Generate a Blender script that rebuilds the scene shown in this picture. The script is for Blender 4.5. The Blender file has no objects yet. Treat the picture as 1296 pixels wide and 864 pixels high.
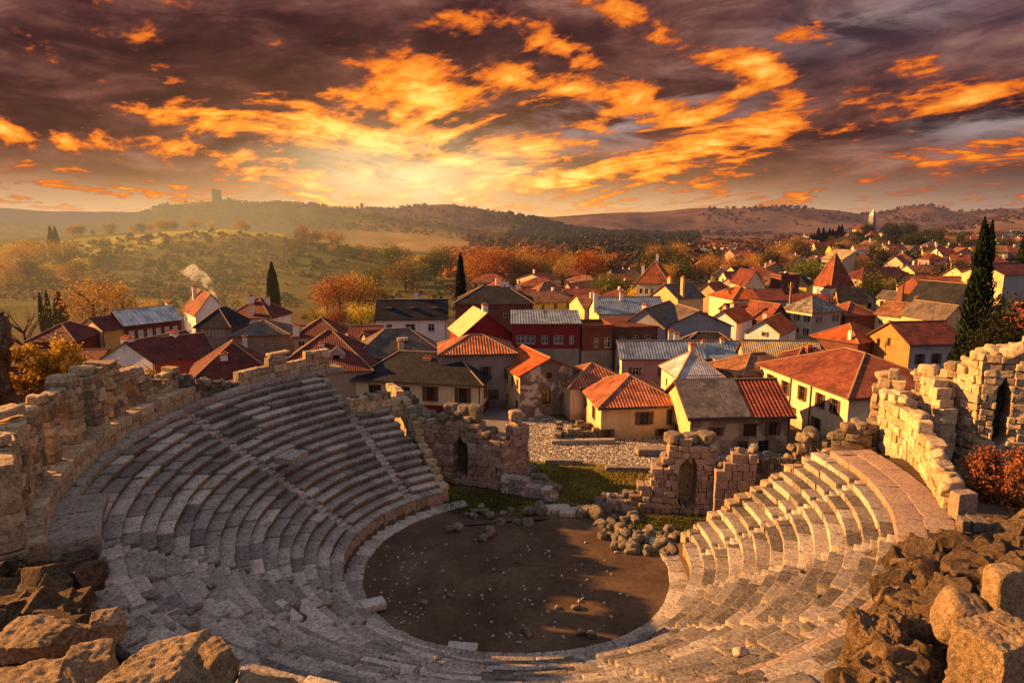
import bpy, math, random
import numpy as np
from math import radians, sin, cos, pi
RS = np.random.RandomState(7)
random.seed(5)
scene = bpy.context.scene
COL = scene.collection

# ------------------------------------------------------------------ camera model (photo measured at 1296 x 864)
F, CAMH, PITCH = 850.0, 24.0, math.atan(147/850.0)
cp, sp = math.cos(PITCH), math.sin(PITCH)
def ray(u, v):
    x = (u-648)/F; y = (432-v)/F
    return np.array([x, cp+y*sp, -sp+y*cp])
def P(u, v, z=0.0):
    """world point seen at photo position (u, v) at height z"""
    d = ray(u, v); t = (z-CAMH)/d[2]
    return np.array([d[0]*t, d[1]*t, z])
def PD(u, v, Y):
    d = ray(u, v); t = Y/d[1]
    return np.array([d[0]*t, Y, CAMH+d[2]*t])

# ------------------------------------------------------------------ noise
_T = RS.rand(32, 32, 32).astype(np.float64)*2-1
def vn(p):
    p = np.asarray(p, float); i = np.floor(p).astype(int); f = p-i; f = f*f*(3-2*f)
    out = 0
    for a in (0, 1):
        for b in (0, 1):
            for c in (0, 1):
                w = (f[..., 0] if a else 1-f[..., 0])*(f[..., 1] if b else 1-f[..., 1])*(f[..., 2] if c else 1-f[..., 2])
                out = out + w*_T[(i[..., 0]+a) & 31, (i[..., 1]+b) & 31, (i[..., 2]+c) & 31]
    return out
def fbm(p, o=4):
    p = np.asarray(p, float); s = 0; a = .5
    for k in range(o):
        s = s+a*vn(p); p = p*2.03+17.1; a *= .5
    return s
def vfbm(p, o=3):
    return np.stack([fbm(p, o), fbm(p+31.7, o), fbm(p+77.3, o)], -1)
def sstep(a, b, x):
    t = np.clip((x-a)/(b-a), 0, 1); return t*t*(3-2*t)

# ------------------------------------------------------------------ templates
def cube_grid(n):
    V = []; Fc = []; idx = {}
    def vid(p):
        k = tuple(p)
        if k not in idx: idx[k] = len(V); V.append(k)
        return idx[k]
    for ax in range(3):
        for s in (0, n):
            for i in range(n):
                for j in range(n):
                    q = []
                    for (a, b) in ((i, j), (i+1, j), (i+1, j+1), (i, j+1)):
                        p = [0, 0, 0]; p[ax] = s; p[(ax+1) % 3] = a; p[(ax+2) % 3] = b; q.append(vid(p))
                    Fc.append(q if s == n else q[::-1])
    return np.array(V, float)/n*2-1, np.array(Fc)
def squash(V, m):
    l = (np.abs(V)**m).sum(1)**(1.0/m)
    r = np.abs(V).max(1)
    return V*(r/l)[:, None]*(1+(3**(1.0/m)-1)*.35)
TPL = {}
def tpl(n, m):
    if (n, m) not in TPL:
        v, f = cube_grid(n)
        if m >= 7: v = np.sign(v)*np.abs(v)**(.13 if n <= 4 else (.22 if n <= 6 else .4))     # narrow chamfer, flat faces
        TPL[(n, m)] = (np.clip(squash(v, m*1.6 if m >= 7 else m), -1, 1), f)
    return TPL[(n, m)]

def new_obj(name, mesh, parent=None):
    o = bpy.data.objects.new(name, mesh); COL.objects.link(o)
    if parent is not None: o.parent = parent
    return o
def mesh_from(name, V, faces, mats=(), tint=None, uv=None, smooth=False, mi=None):
    """V (n,3); faces: (m,k) array or list of lists"""
    me = bpy.data.meshes.new(name)
    V = np.asarray(V, float)
    if isinstance(faces, np.ndarray):
        m, k = faces.shape; loops = faces.ravel(); tot = np.full(m, k)
    else:
        tot = np.array([len(f) for f in faces]); loops = np.array([i for f in faces for i in f])
    st = np.concatenate([[0], np.cumsum(tot)[:-1]])
    me.vertices.add(len(V)); me.vertices.foreach_set('co', V.ravel())
    me.loops.add(len(loops)); me.loops.foreach_set('vertex_index', loops.astype(np.int32))
    me.polygons.add(len(tot)); me.polygons.foreach_set('loop_start', st.astype(np.int32)); me.polygons.foreach_set('loop_total', tot.astype(np.int32))
    if mi is not None: me.polygons.foreach_set('material_index', np.asarray(mi, np.int32))
    if smooth: me.polygons.foreach_set('use_smooth', np.ones(len(tot), bool))
    for m_ in mats: me.materials.append(m_)
    if tint is not None:
        a = me.attributes.new('tint', 'FLOAT', 'POINT'); a.data.foreach_set('value', np.asarray(tint, np.float32))
    if uv is not None:
        l = me.uv_layers.new(name='UVMap'); l.data.foreach_set('uv', np.asarray(uv, np.float32).ravel())
    me.update(calc_edges=True)
    me.validate()
    return me
class Acc:
    """collects same-sized-face pieces into one mesh"""
    def __init__(s): s.V = []; s.F = []; s.T = []; s.n = 0
    def add(s, V, Fc, tint=.5):
        s.V.append(V); s.F.append(np.asarray(Fc)+s.n); s.n += len(V)
        s.T.append(np.full(len(V), tint) if np.isscalar(tint) else tint)
    def build(s, name, mat, parent=None, smooth=False):
        if not s.V: return None
        me = mesh_from(name, np.concatenate(s.V), np.concatenate(s.F), (mat,), np.concatenate(s.T), smooth=smooth)
        return new_obj(name, me, parent)
def tag(o, label=None, cat=None, group=None, kind=None):
    if label: o['label'] = label
    if cat: o['category'] = cat
    if group: o['group'] = group
    if kind: o['kind'] = kind
    return o
def empty(name, loc, rz=0, label=None, cat=None, group=None):
    o = bpy.data.objects.new(name, None); COL.objects.link(o); o.location = [float(a) for a in loc]; o.rotation_euler = (0, 0, rz)
    o.empty_display_size = .3
    return tag(o, label, cat, group)
def copy_tree(o, parent=None):
    c = o.copy(); COL.objects.link(c)
    if parent is not None: c.parent = parent
    for ch in list(o.children): copy_tree(ch, c)
    return c

# ------------------------------------------------------------------ node helpers
class N:
    """tiny expression wrapper round math nodes"""
    def __init__(s, nt, sock): s.nt = nt; s.s = sock
    def _m(s, op, *a):
        n = s.nt.nodes.new('ShaderNodeMath'); n.operation = op
        for i, x in enumerate((s,)+a):
            if isinstance(x, N): s.nt.links.new(x.s, n.inputs[i])
            else: n.inputs[i].default_value = x
        return N(s.nt, n.outputs[0])
    def __add__(s, o): return s._m('ADD', o)
    __radd__ = __add__
    def __sub__(s, o): return s._m('SUBTRACT', o)
    def __rsub__(s, o): return (s*-1)+o
    def __mul__(s, o): return s._m('MULTIPLY', o)
    __rmul__ = __mul__
    def __truediv__(s, o): return s._m('DIVIDE', o)
    def __rtruediv__(s, o):
        n = s.nt.nodes.new('ShaderNodeMath'); n.operation = 'DIVIDE'; n.inputs[0].default_value = o; s.nt.links.new(s.s, n.inputs[1]); return N(s.nt, n.outputs[0])
    def pw(s, o): return s._m('POWER', o)
    def exp(s): return s._m('EXPONENT')
    def mx(s, o): return s._m('MAXIMUM', o)
    def mn(s, o): return s._m('MINIMUM', o)
    def fn(s, op, *a): return s._m(op, *a)
    def ss(s, a, b):
        n = s.nt.nodes.new('ShaderNodeMapRange'); n.interpolation_type = 'SMOOTHSTEP'
        s.nt.links.new(s.s, n.inputs[0]); n.inputs[1].default_value = a; n.inputs[2].default_value = b
        return N(s.nt, n.outputs[0])
def lk(nt, a, b): nt.links.new(a.s if isinstance(a, N) else a, b)
def node(nt, t, **kw):
    n = nt.nodes.new(t)
    for k, v in kw.items():
        if k.startswith('i_'):
            key = k[2:]; key = int(key) if key.isdigit() else key
            if isinstance(v, (N, bpy.types.NodeSocket)): lk(nt, v, n.inputs[key])
            else: n.inputs[key].default_value = v
        else: setattr(n, k, v)
    return n
def mixc(nt, f, a, b, bt='MIX'):
    n = nt.nodes.new('ShaderNodeMix'); n.data_type = 'RGBA'; n.blend_type = bt
    for x, i in ((f, 0), (a, 6), (b, 7)):
        if isinstance(x, (N, bpy.types.NodeSocket)): lk(nt, x, n.inputs[i])
        elif i == 0: n.inputs[0].default_value = x
        else: n.inputs[i].default_value = (*x, 1) if len(x) == 3 else x
    return n.outputs[2]
def noise(nt, vec, scale, detail=4, rough=.55, dist=0, fac=True):
    n = node(nt, 'ShaderNodeTexNoise', i_Scale=scale, i_Detail=detail, i_Roughness=rough, i_Distortion=dist)
    if vec is not None: lk(nt, vec, n.inputs['Vector'])
    return N(nt, n.outputs[0]) if fac else n.outputs[1]
def ramp(nt, fac, stops):
    n = nt.nodes.new('ShaderNodeValToRGB'); e = n.color_ramp.elements
    while len(e) < len(stops): e.new(.5)
    for el, (p, c) in zip(e, stops): el.position = p; el.color = (*c, 1)
    lk(nt, fac, n.inputs[0]); return n.outputs[0]
def vmul(nt, vec, s):
    n = nt.nodes.new('ShaderNodeVectorMath'); n.operation = 'MULTIPLY'; lk(nt, vec, n.inputs[0]); n.inputs[1].default_value = s
    return n.outputs[0]

# ---- haze painted onto surfaces as emission, set by their place in the world
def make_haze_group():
    g = bpy.data.node_groups.new('painted_haze', 'ShaderNodeTree')
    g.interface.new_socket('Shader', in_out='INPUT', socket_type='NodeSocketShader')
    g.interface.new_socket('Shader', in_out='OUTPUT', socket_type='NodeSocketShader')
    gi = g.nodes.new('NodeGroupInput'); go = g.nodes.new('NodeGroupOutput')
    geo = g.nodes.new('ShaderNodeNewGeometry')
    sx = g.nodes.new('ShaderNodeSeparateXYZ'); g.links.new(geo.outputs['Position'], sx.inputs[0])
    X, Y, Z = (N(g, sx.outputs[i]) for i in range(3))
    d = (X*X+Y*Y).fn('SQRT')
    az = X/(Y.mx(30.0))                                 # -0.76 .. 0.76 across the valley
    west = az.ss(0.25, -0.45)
    L = 2350.0-west*1700.0                               # stronger painted haze to the west, towards the sun
    w2 = az.fn('ADD', .42); w2 = (w2*w2*-14.0).exp()    # extra painted glow, as of lit mist, over the left-hand valley
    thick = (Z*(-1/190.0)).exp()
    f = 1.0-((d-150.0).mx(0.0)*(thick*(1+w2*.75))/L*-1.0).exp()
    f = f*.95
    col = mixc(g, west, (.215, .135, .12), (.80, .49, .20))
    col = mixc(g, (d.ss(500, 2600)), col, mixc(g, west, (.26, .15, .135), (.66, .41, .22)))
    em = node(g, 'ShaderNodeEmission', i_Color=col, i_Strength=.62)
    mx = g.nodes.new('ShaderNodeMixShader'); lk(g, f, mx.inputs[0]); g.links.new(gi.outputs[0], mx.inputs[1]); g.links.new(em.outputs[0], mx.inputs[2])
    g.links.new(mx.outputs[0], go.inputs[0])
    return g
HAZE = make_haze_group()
MATS = {}
def begin(name):
    m = bpy.data.materials.new(name); m.use_nodes = True; nt = m.node_tree; nt.nodes.clear()
    return m, nt
def finish(m, nt, col, rough=.9, normal=None, haze=True, spec=.2, metal=0.0, trans=None):
    b = node(nt, 'ShaderNodeBsdfPrincipled', i_Roughness=rough, i_Metallic=metal)
    b.inputs['Specular IOR Level'].default_value = spec
    if isinstance(col, (N, bpy.types.NodeSocket)): lk(nt, col, b.inputs['Base Color'])
    else: b.inputs['Base Color'].default_value = (*col, 1)
    if normal is not None: lk(nt, normal, b.inputs['Normal'])
    sh = b.outputs[0]
    if trans is not None:
        t = node(nt, 'ShaderNodeBsdfTranslucent')
        lk(nt, col, t.inputs[0]) if isinstance(col, (N, bpy.types.NodeSocket)) else None
        mx = nt.nodes.new('ShaderNodeMixShader'); mx.inputs[0].default_value = trans
        nt.links.new(sh, mx.inputs[1]); nt.links.new(t.outputs[0], mx.inputs[2]); sh = mx.outputs[0]
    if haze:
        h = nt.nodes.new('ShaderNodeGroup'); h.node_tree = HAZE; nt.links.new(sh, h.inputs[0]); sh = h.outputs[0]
    o = nt.nodes.new('ShaderNodeOutputMaterial'); nt.links.new(sh, o.inputs[0])
    return m
def bump(nt, h, strength=.5, dist=.05):
    b = node(nt, 'ShaderNodeBump', i_Strength=strength, i_Distance=dist); lk(nt, h, b.inputs['Height']); return b.outputs[0]
def pos(nt): return nt.nodes.new('ShaderNodeNewGeometry').outputs['Position']
def attr(nt, name):
    a = nt.nodes.new('ShaderNodeAttribute'); a.attribute_name = name; return N(nt, a.outputs['Fac'])

def m_stone(name, dark, mid, pale, lichen=.5, bscale=6, bstr=.7, bdist=.06):
    m, nt = begin(name); p = pos(nt); t = attr(nt, 'tint')
    n1 = noise(nt, p, .9, 5, .6); n2 = noise(nt, p, bscale, 6, .7); n3 = noise(nt, p, bscale*4, 3, .65)
    f = t*.62+n1*.35+n2*.45-.22
    c = ramp(nt, f, [(.12, dark), (.5, mid), (.85, pale)])
    c = mixc(nt, (noise(nt, p, 2.3, 6, .7, .4)).ss(.54, .68)*lichen, c, tuple(x*.22 for x in mid))
    c = mixc(nt, (noise(nt, p, 11, 4, .7)).ss(.60, .72)*.35, c, tuple(min(1, x*1.25) for x in pale))
    vr = node(nt, 'ShaderNodeTexVoronoi', i_Scale=bscale*.9); lk(nt, p, vr.inputs['Vector'])
    pit = N(nt, vr.outputs[0]).ss(.0, .28)
    hgt = n2*.9+n3*.5+pit*.25
    c = mixc(nt, 1.0, c, ramp(nt, n2*.6+n3*.4, [(.36, (.42,)*3), (.58, (1.12,)*3)]), 'MULTIPLY')
    return finish(m, nt, c, .93, bump(nt, hgt, bstr, bdist), spec=.12)
def m_plaster(name, col, stain=.5, brick=None):
    m, nt = begin(name); p = pos(nt)
    n1 = noise(nt, p, .55, 5, .6); n2 = noise(nt, p, 5, 5, .65)
    st = node(nt, 'ShaderNodeTexNoise', i_Scale=1.0, i_Detail=4.0); lk(nt, vmul(nt, p, (2.2, 2.2, .25)), st.inputs['Vector'])
    c = mixc(nt, n1.ss(.3, .75)*stain, col, tuple(x*.62 for x in col))
    c = mixc(nt, N(nt, st.outputs[0]).ss(.52, .78)*stain, c, tuple(x*.5*k for x, k in zip(col, (1, .96, .9))))
    c = mixc(nt, n2.ss(.55, .75)*.3, c, tuple(min(1, x*1.18) for x in col))
    tc = nt.nodes.new('ShaderNodeTexCoord'); so = nt.nodes.new('ShaderNodeSeparateXYZ'); nt.links.new(tc.outputs['Object'], so.inputs[0])
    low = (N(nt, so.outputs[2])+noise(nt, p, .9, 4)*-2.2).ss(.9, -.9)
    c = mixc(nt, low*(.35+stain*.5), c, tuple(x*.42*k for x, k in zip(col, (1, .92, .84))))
    pt = noise(nt, p, .38, 5, .6, .5).ss(.60, .66)
    c = mixc(nt, pt*stain, c, tuple(.5*x+.09 for x in col))
    cr = noise(nt, p, 1.6, 6, .75).ss(.60, .67)
    c = mixc(nt, cr*.55*stain, c, (.16, .115, .085))
    return finish(m, nt, c, .9, bump(nt, n2, .35, .02), spec=.15)
def m_brick(name, c1, c2, mortar, scale=3.0, patch=None):
    m, nt = begin(name)
    tc = nt.nodes.new('ShaderNodeTexCoord'); sx = nt.nodes.new('ShaderNodeSeparateXYZ'); nt.links.new(tc.outputs['Object'], sx.inputs[0])
    geo = nt.nodes.new('ShaderNodeNewGeometry')
    s = N(nt, sx.outputs[0])+N(nt, sx.outputs[1])
    cx = nt.nodes.new('ShaderNodeCombineXYZ'); lk(nt, s, cx.inputs[0]); nt.links.new(sx.outputs[2], cx.inputs[1])
    b = node(nt, 'ShaderNodeTexBrick', i_Scale=scale); lk(nt, cx.outputs[0], b.inputs['Vector'])
    for k, c in (('Color1', c1), ('Color2', c2), ('Mortar', mortar)): b.inputs[k].default_value = (*c, 1)
    b.inputs['Mortar Size'].default_value = .025; b.inputs['Brick Width'].default_value = 1.0; b.inputs['Row Height'].default_value = .5
    n1 = noise(nt, geo.outputs['Position'], .8, 5, .65)
    c = mixc(nt, n1.ss(.35, .7)*.6, b.outputs[0], tuple(x*.5 for x in c1))
    if patch: c = mixc(nt, noise(nt, geo.outputs['Position'], .45, 5, .6, .3).ss(.44, .52), patch, c)
    n2 = noise(nt, geo.outputs['Position'], 6, 4)
    return finish(m, nt, c, .92, bump(nt, N(nt, b.outputs[1])*-.6+n2*.5, .6, .04), spec=.12)
def m_roof(name, c1, c2, tile=.24, row=.36, moss=.3, wave=1.0, rough=.8, metal=0.0, bstr=.9):
    """tiles laid from the UV map (metres along the eave, metres up the slope)"""
    m, nt = begin(name); uv = nt.nodes.new('ShaderNodeUVMap').outputs[0]
    sx = nt.nodes.new('ShaderNodeSeparateXYZ'); lk(nt, uv, sx.inputs[0])
    U = N(nt, sx.outputs[0])*(1/tile); Vv = N(nt, sx.outputs[1])*(1/row)
    fu = U.fn('FLOOR'); fv = Vv.fn('FLOOR')
    cx = nt.nodes.new('ShaderNodeCombineXYZ'); lk(nt, fu, cx.inputs[0]); lk(nt, fv, cx.inputs[1])
    wn = nt.nodes.new('ShaderNodeTexWhiteNoise'); wn.noise_dimensions = '2D'; lk(nt, cx.outputs[0], wn.inputs[0])
    rnd = N(nt, wn.outputs[0])
    fr = U.fn('FRACT'); w = (fr*2*pi).fn('COSINE')*-.5+.5          # round barrel of each tile
    vf = Vv.fn('FRACT')
    p = pos(nt); n1 = noise(nt, p, .5, 5, .65); n2 = noise(nt, p, 3.5, 5, .65)
    c = mixc(nt, rnd*.9, c1, c2)
    c = mixc(nt, n1.ss(.38, .66)*.8, c, tuple(x*.40 for x in c1))
    c = mixc(nt, noise(nt, p, 1.3, 5, .7).ss(.56, .68)*.5, c, tuple(min(1, x*1.5+.02) for x in c2))
    c = mixc(nt, n2.ss(.55, .75)*moss, c, (.10, .085, .06))
    c = mixc(nt, (w.ss(.45, .0))*.6*wave, c, (.012, .008, .008))
    c = mixc(nt, vf.ss(.86, 1.0)*.45*wave, c, (.02, .012, .01))
    h = w*wave+vf*-.35*wave+n2*.3+rnd*.15
    return finish(m, nt, c, rough, bump(nt, h, bstr, .07), spec=.25, metal=metal)
def m_leaf(name, c1, c2, c3, trans=.35):
    m, nt = begin(name); t = attr(nt, 'tint')
    oi = nt.nodes.new('ShaderNodeObjectInfo')
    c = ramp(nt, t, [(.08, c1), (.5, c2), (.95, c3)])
    hs = node(nt, 'ShaderNodeHueSaturation'); lk(nt, c, hs.inputs['Color'])
    lk(nt, N(nt, oi.outputs['Random'])*.5+.75, hs.inputs['Value'])
    lk(nt, N(nt, oi.outputs['Random'])*.035+.4825, hs.inputs['Hue'])
    return finish(m, nt, hs.outputs[0], .75, trans=trans, spec=.15)
def m_plain(name, col, rough=.6, spec=.3, metal=0.0, haze=True, var=.3):
    m, nt = begin(name); p = pos(nt)
    c = mixc(nt, noise(nt, p, 3, 4).ss(.3, .75)*var, col, tuple(x*.55 for x in col))
    return finish(m, nt, c, rough, haze=haze, spec=spec, metal=metal)
# ------------------------------------------------------------------ materials
M = {}
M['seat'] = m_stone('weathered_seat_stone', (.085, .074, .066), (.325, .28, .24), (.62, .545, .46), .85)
M['seatwarm'] = m_stone('reddish_podium_stone', (.14, .095, .075), (.34, .245, .19), (.52, .40, .31), .35)
M['wall'] = m_stone('ruin_wall_stone', (.13, .10, .07), (.42, .315, .20), (.68, .53, .34), .5, 4.5)
M['rubble'] = m_stone('rough_rubble_stone', (.06, .05, .04), (.23, .19, .145), (.46, .38, .29), .6, 3.5, 1.0, .14)
M['rock'] = m_stone('pitted_foreground_stone', (.10, .07, .045), (.33, .235, .14), (.56, .42, .26), .45, 7, 1.0, .09)
M['pale'] = m_stone('pale_marble', (.2, .18, .16), (.42, .38, .34), (.62, .58, .52), .3)
M['core'] = m_plain('shadowed_rubble_core', (.07, .058, .048), .95, .1)
# plaster walls
for k, c, s in (('cream', (.70, .58, .38), .6), ('white', (.82, .79, .75), .5), ('yellow', (.62, .38, .11), .55), ('ochre', (.60, .44, .22), .55), ('maroon', (.20, .028, .03), .3),
                ('red', (.36, .075, .07), .3), ('pink', (.42, .25, .24), .5), ('grey', (.25, .225, .21), .7), ('tan', (.40, .31, .22), .6), ('bluegrey', (.32, .31, .33), .5),
                ('brown', (.17, .06, .04), .6), ('lemon', (.72, .55, .12), .3), ('beige', (.55, .45, .33), .6), ('palegold', (.68, .51, .28), .65)):
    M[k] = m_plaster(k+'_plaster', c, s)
M['brick'] = m_brick('orange_brick', (.52, .25, .085), (.40, .17, .06), (.36, .26, .18), 3.0)
M['redbrick'] = m_brick('dark_red_brick', (.20, .07, .055), (.13, .045, .04), (.2, .15, .13), 3.0)
M['rubblewall'] = m_brick('stone_rubble_wall', (.27, .22, .18), (.17, .13, .11), (.33, .28, .23), 2.0)
M['patchy'] = m_brick('plaster_worn_to_brick', (.24, .155, .12), (.16, .11, .09), (.30, .24, .2), 3.2, patch=(.52, .45, .38))
M['stonepatch'] = m_brick('plaster_worn_to_stone', (.30, .21, .15), (.19, .14, .11), (.33, .27, .2), 2.4, patch=(.42, .33, .23))
# roofs
M['r_orange'] = m_roof('bright_orange_tiles', (.52, .095, .018), (.68, .17, .035), moss=.2)
M['r_red'] = m_roof('red_clay_tiles', (.24, .058, .03), (.36, .11, .05), moss=.5)
M['r_terra'] = m_roof('terracotta_barrel_tiles', (.40, .105, .045), (.62, .23, .11), tile=.38, row=.55, moss=.35, wave=1.2)
M['r_maroon'] = m_roof('dark_maroon_tiles', (.145, .030, .024), (.20, .046, .034), moss=.25)
M['r_brown'] = m_roof('brown_weathered_tiles', (.26, .105, .045), (.42, .20, .10), tile=.34, row=.5, moss=.6, wave=1.2)
M['r_redstripe'] = m_roof('dark_red_ribbed_tiles', (.28, .05, .025), (.40, .10, .05), tile=.44, row=.5, moss=.2, wave=1.5)
M['r_slate'] = m_roof('dark_slate_sheets', (.017, .018, .024), (.028, .028, .034), tile=.5, row=.3, moss=.03, wave=.3, rough=.95, bstr=.3)
M['r_greybrown'] = m_roof('grey_brown_sheets', (.10, .078, .066), (.14, .11, .095), tile=.6, row=.4, moss=.5, wave=.15, bstr=.3)
M['r_patch'] = m_roof('patched_grey_shingles', (.12, .10, .09), (.20, .17, .15), tile=.35, row=.3, moss=.7, wave=.12, bstr=.5)
M['r_blue'] = m_roof('pale_blue_corrugated_metal', (.22, .28, .36), (.27, .33, .41), tile=.42, row=4, moss=.15, wave=.7, rough=.45, metal=.25)
M['r_metal'] = m_roof('whitish_metal_sheets', (.50, .50, .50), (.60, .60, .60), tile=.9, row=4, moss=.3, wave=.35, rough=.5, metal=.2)
M['r_grey'] = m_roof('light_grey_shingles', (.40, .39, .40), (.54, .53, .53), tile=.3, row=.3, moss=.25, wave=.3)
M['r_mottled'] = m_roof('mottled_grey_tiles', (.13, .12, .11), (.50, .46, .40), tile=.35, row=.4, moss=.5, wave=1.1)
M['r_palegold'] = m_roof('pale_yellow_tiles', (.55, .42, .20), (.68, .52, .27), tile=.3, row=.4, moss=.3, wave=.8)
M['cap'] = m_plain('ridge_mortar', (.30, .19, .12), .9, .1)
M['frame'] = m_plain('white_window_paint', (.62, .58, .50), .5)
M['framedark'] = m_plain('brown_window_wood', (.09, .045, .03), .5)
M['glass'] = m_plain('dark_window_glass', (.018, .018, .022), .12, .6, var=.1)
M['glassblue'] = m_plain('reflecting_window_glass', (.10, .12, .15), .08, .8, var=.1)
M['dark'] = m_plain('dark_interior', (.015, .012, .012), .9, .05)
M['wood'] = m_plain('weathered_wood', (.12, .07, .045), .8)
M['pipe'] = m_plain('grey_metal_pipe', (.09, .085, .085), .4, .4, .5)
M['whitepaint'] = m_plain('white_chimney_render', (.70, .66, .60), .85, .2)
M['terracap'] = m_plain('terracotta_pot', (.40, .12, .05), .8)
# foliage
M['cypress'] = m_leaf('cypress_foliage', (.006, .011, .006), (.016, .028, .012), (.036, .055, .02), .1)
M['yellowleaf'] = m_leaf('yellow_autumn_leaves', (.16, .10, .012), (.52, .33, .03), (.75, .52, .06))
M['goldleaf'] = m_leaf('golden_autumn_leaves', (.16, .085, .02), (.42, .22, .04), (.62, .36, .08))
M['orangeleaf'] = m_leaf('orange_autumn_leaves', (.12, .04, .015), (.30, .10, .025), (.48, .19, .04))
M['greenleaf'] = m_leaf('green_leaves', (.02, .035, .008), (.07, .10, .015), (.20, .21, .03))
M['oliveleaf'] = m_leaf('olive_leaves', (.022, .028, .010), (.055, .06, .018), (.12, .11, .03))
M['brownleaf'] = m_leaf('brown_autumn_leaves', (.06, .032, .018), (.13, .075, .035), (.22, .13, .05))
M['darkleaf'] = m_leaf('dark_wood_leaves', (.012, .016, .010), (.03, .036, .018), (.065, .065, .028))
M['crag'] = m_stone('dark_crag_stone', (.045, .032, .022), (.20, .135, .08), (.40, .29, .17), .6, 4.5, 1.0, .16)
M['drytuft'] = m_leaf('dry_grass_blades', (.06, .05, .015), (.15, .12, .025), (.32, .25, .06), .3)
M['ivy'] = m_leaf('dry_rust_ivy', (.09, .035, .012), (.25, .10, .03), (.45, .22, .07), .2)
M['bark'] = m_plain('tree_bark', (.065, .045, .032), .95, .1)

def m_ground():
    m, nt = begin('hill_ground'); p = pos(nt); sx = nt.nodes.new('ShaderNodeSeparateXYZ'); lk(nt, p, sx.inputs[0])
    X, Y, Z = (N(nt, sx.outputs[i]) for i in range(3))
    n1 = noise(nt, p, .012, 6, .6); n2 = noise(nt, p, .08, 6, .65); n3 = noise(nt, p, .6, 5, .65); n4 = noise(nt, p, .0035, 5, .6, .5)
    d = (X*X+Y*Y).fn('SQRT'); az = X/(Y.mx(30.0))
    c = ramp(nt, n2*.5+n3*.3+n1*.3, [(.3, (.05, .038, .022)), (.5, (.085, .066, .035)), (.68, (.12, .10, .045))])
    # left hill grass
    g = ramp(nt, n1*.4+n2*.5, [(.32, (.045, .045, .015)), (.48, (.095, .088, .024)), (.62, (.20, .17, .04))])
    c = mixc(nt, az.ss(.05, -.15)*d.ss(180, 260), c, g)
    c = mixc(nt, az.ss(-.02, -.14)*d.ss(372, 392)*d.ss(470, 425)*(n2.ss(.35, .55)*.6+.3), c, (.42, .36, .06))  # sunlit strip along the crest, painted into the grass colour
    # heath hills on the right
    h = ramp(nt, n4*.45+n1*.4+n2*.2, [(.38, (.045, .028, .022)), (.47, (.13, .078, .052)), (.58, (.22, .135, .085)), (.7, (.28, .18, .11))])
    c = mixc(nt, d.ss(900, 1500), c, h)
    # straw field below the middle hills
    fl = (az+.09).fn('ABSOLUTE').ss(.20, .12)*d.ss(560, 640)*d.ss(1020, 900)
    c = mixc(nt, fl, c, ramp(nt, n1*.6+n2*.4, [(.35, (.20, .125, .045)), (.6, (.36, .24, .09))]))
    # orchestra and stage floor close by
    near = d.ss(110, 90)
    c2 = ramp(nt, n3*.6+n2*.6-.05, [(.35, (.045, .03, .02)), (.6, (.09, .062, .042))])
    c = mixc(nt, near, c, c2)
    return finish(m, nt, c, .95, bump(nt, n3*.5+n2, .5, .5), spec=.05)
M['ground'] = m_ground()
def m_dirt():
    m, nt = begin('trodden_dirt'); p = pos(nt)
    n1 = noise(nt, p, .22, 6, .62, .3); n2 = noise(nt, p, 2.2, 6, .7); n3 = noise(nt, p, 14, 4, .7)
    c = ramp(nt, n1*.55+n2*.35+n3*.15, [(.36, (.045, .029, .019)), (.52, (.088, .058, .038)), (.66, (.145, .10, .066))])
    c = mixc(nt, n3.ss(.66, .74)*.7, c, (.26, .22, .17))
    g = noise(nt, p, .35, 5, .65).ss(.6, .74)
    c = mixc(nt, g*.5, c, (.05, .055, .016))
    return finish(m, nt, c, .97, bump(nt, n2*.6+n3*.5, .9, .06), spec=.05)
M['dirt'] = m_dirt()
def m_grass():
    m, nt = begin('stage_grass'); p = pos(nt)
    n1 = noise(nt, p, .3, 5, .6); n2 = noise(nt, p, 3.5, 6, .7); n3 = noise(nt, p, 20, 3, .6)
    c = ramp(nt, n1*.5+n2*.4+n3*.15, [(.36, (.05, .036, .014)), (.46, (.085, .075, .018)), (.55, (.15, .125, .026)), (.66, (.28, .215, .06))])
    return finish(m, nt, c, .95, bump(nt, n2+n3*.6, 1.0, .12), spec=.05)
M['grass'] = m_grass()
def m_cobble():
    m, nt = begin('cobbled_street'); p = pos(nt)
    v = node(nt, 'ShaderNodeTexVoronoi', i_Scale=2.6); lk(nt, p, v.inputs['Vector'])
    v2 = node(nt, 'ShaderNodeTexVoronoi', i_Scale=2.6, feature='DISTANCE_TO_EDGE'); lk(nt, p, v2.inputs['Vector'])
    sx = nt.nodes.new('ShaderNodeSeparateColor'); lk(nt, v.outputs[1], sx.inputs[0]); r = N(nt, sx.outputs[0])
    c = ramp(nt, r*.7+noise(nt, p, .25, 4)*.5, [(.2, (.20, .17, .14)), (.6, (.42, .37, .31)), (.95, (.62, .56, .48))])
    e = N(nt, v2.outputs[0]).ss(.03, .16)
    c = mixc(nt, e, (.07, .055, .042), c)
    c = mixc(nt, noise(nt, p, .3, 5, .6).ss(.55, .75)*.6, c, (.12, .10, .07))
    return finish(m, nt, c, .85, bump(nt, e+noise(nt, p, 8)*.3, .9, .1), spec=.2)
M['cobble'] = m_cobble()
def m_alley():
    m, nt = begin('worn_alley'); p = pos(nt)
    n = noise(nt, p, .5, 5, .6)*.6+noise(nt, p, 6, 4)*.4
    return finish(m, nt, ramp(nt, n, [(.35, (.10, .09, .08)), (.65, (.24, .21, .18))]), .9, bump(nt, n, .5, .05), spec=.2)
M['alley'] = m_alley()
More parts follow.
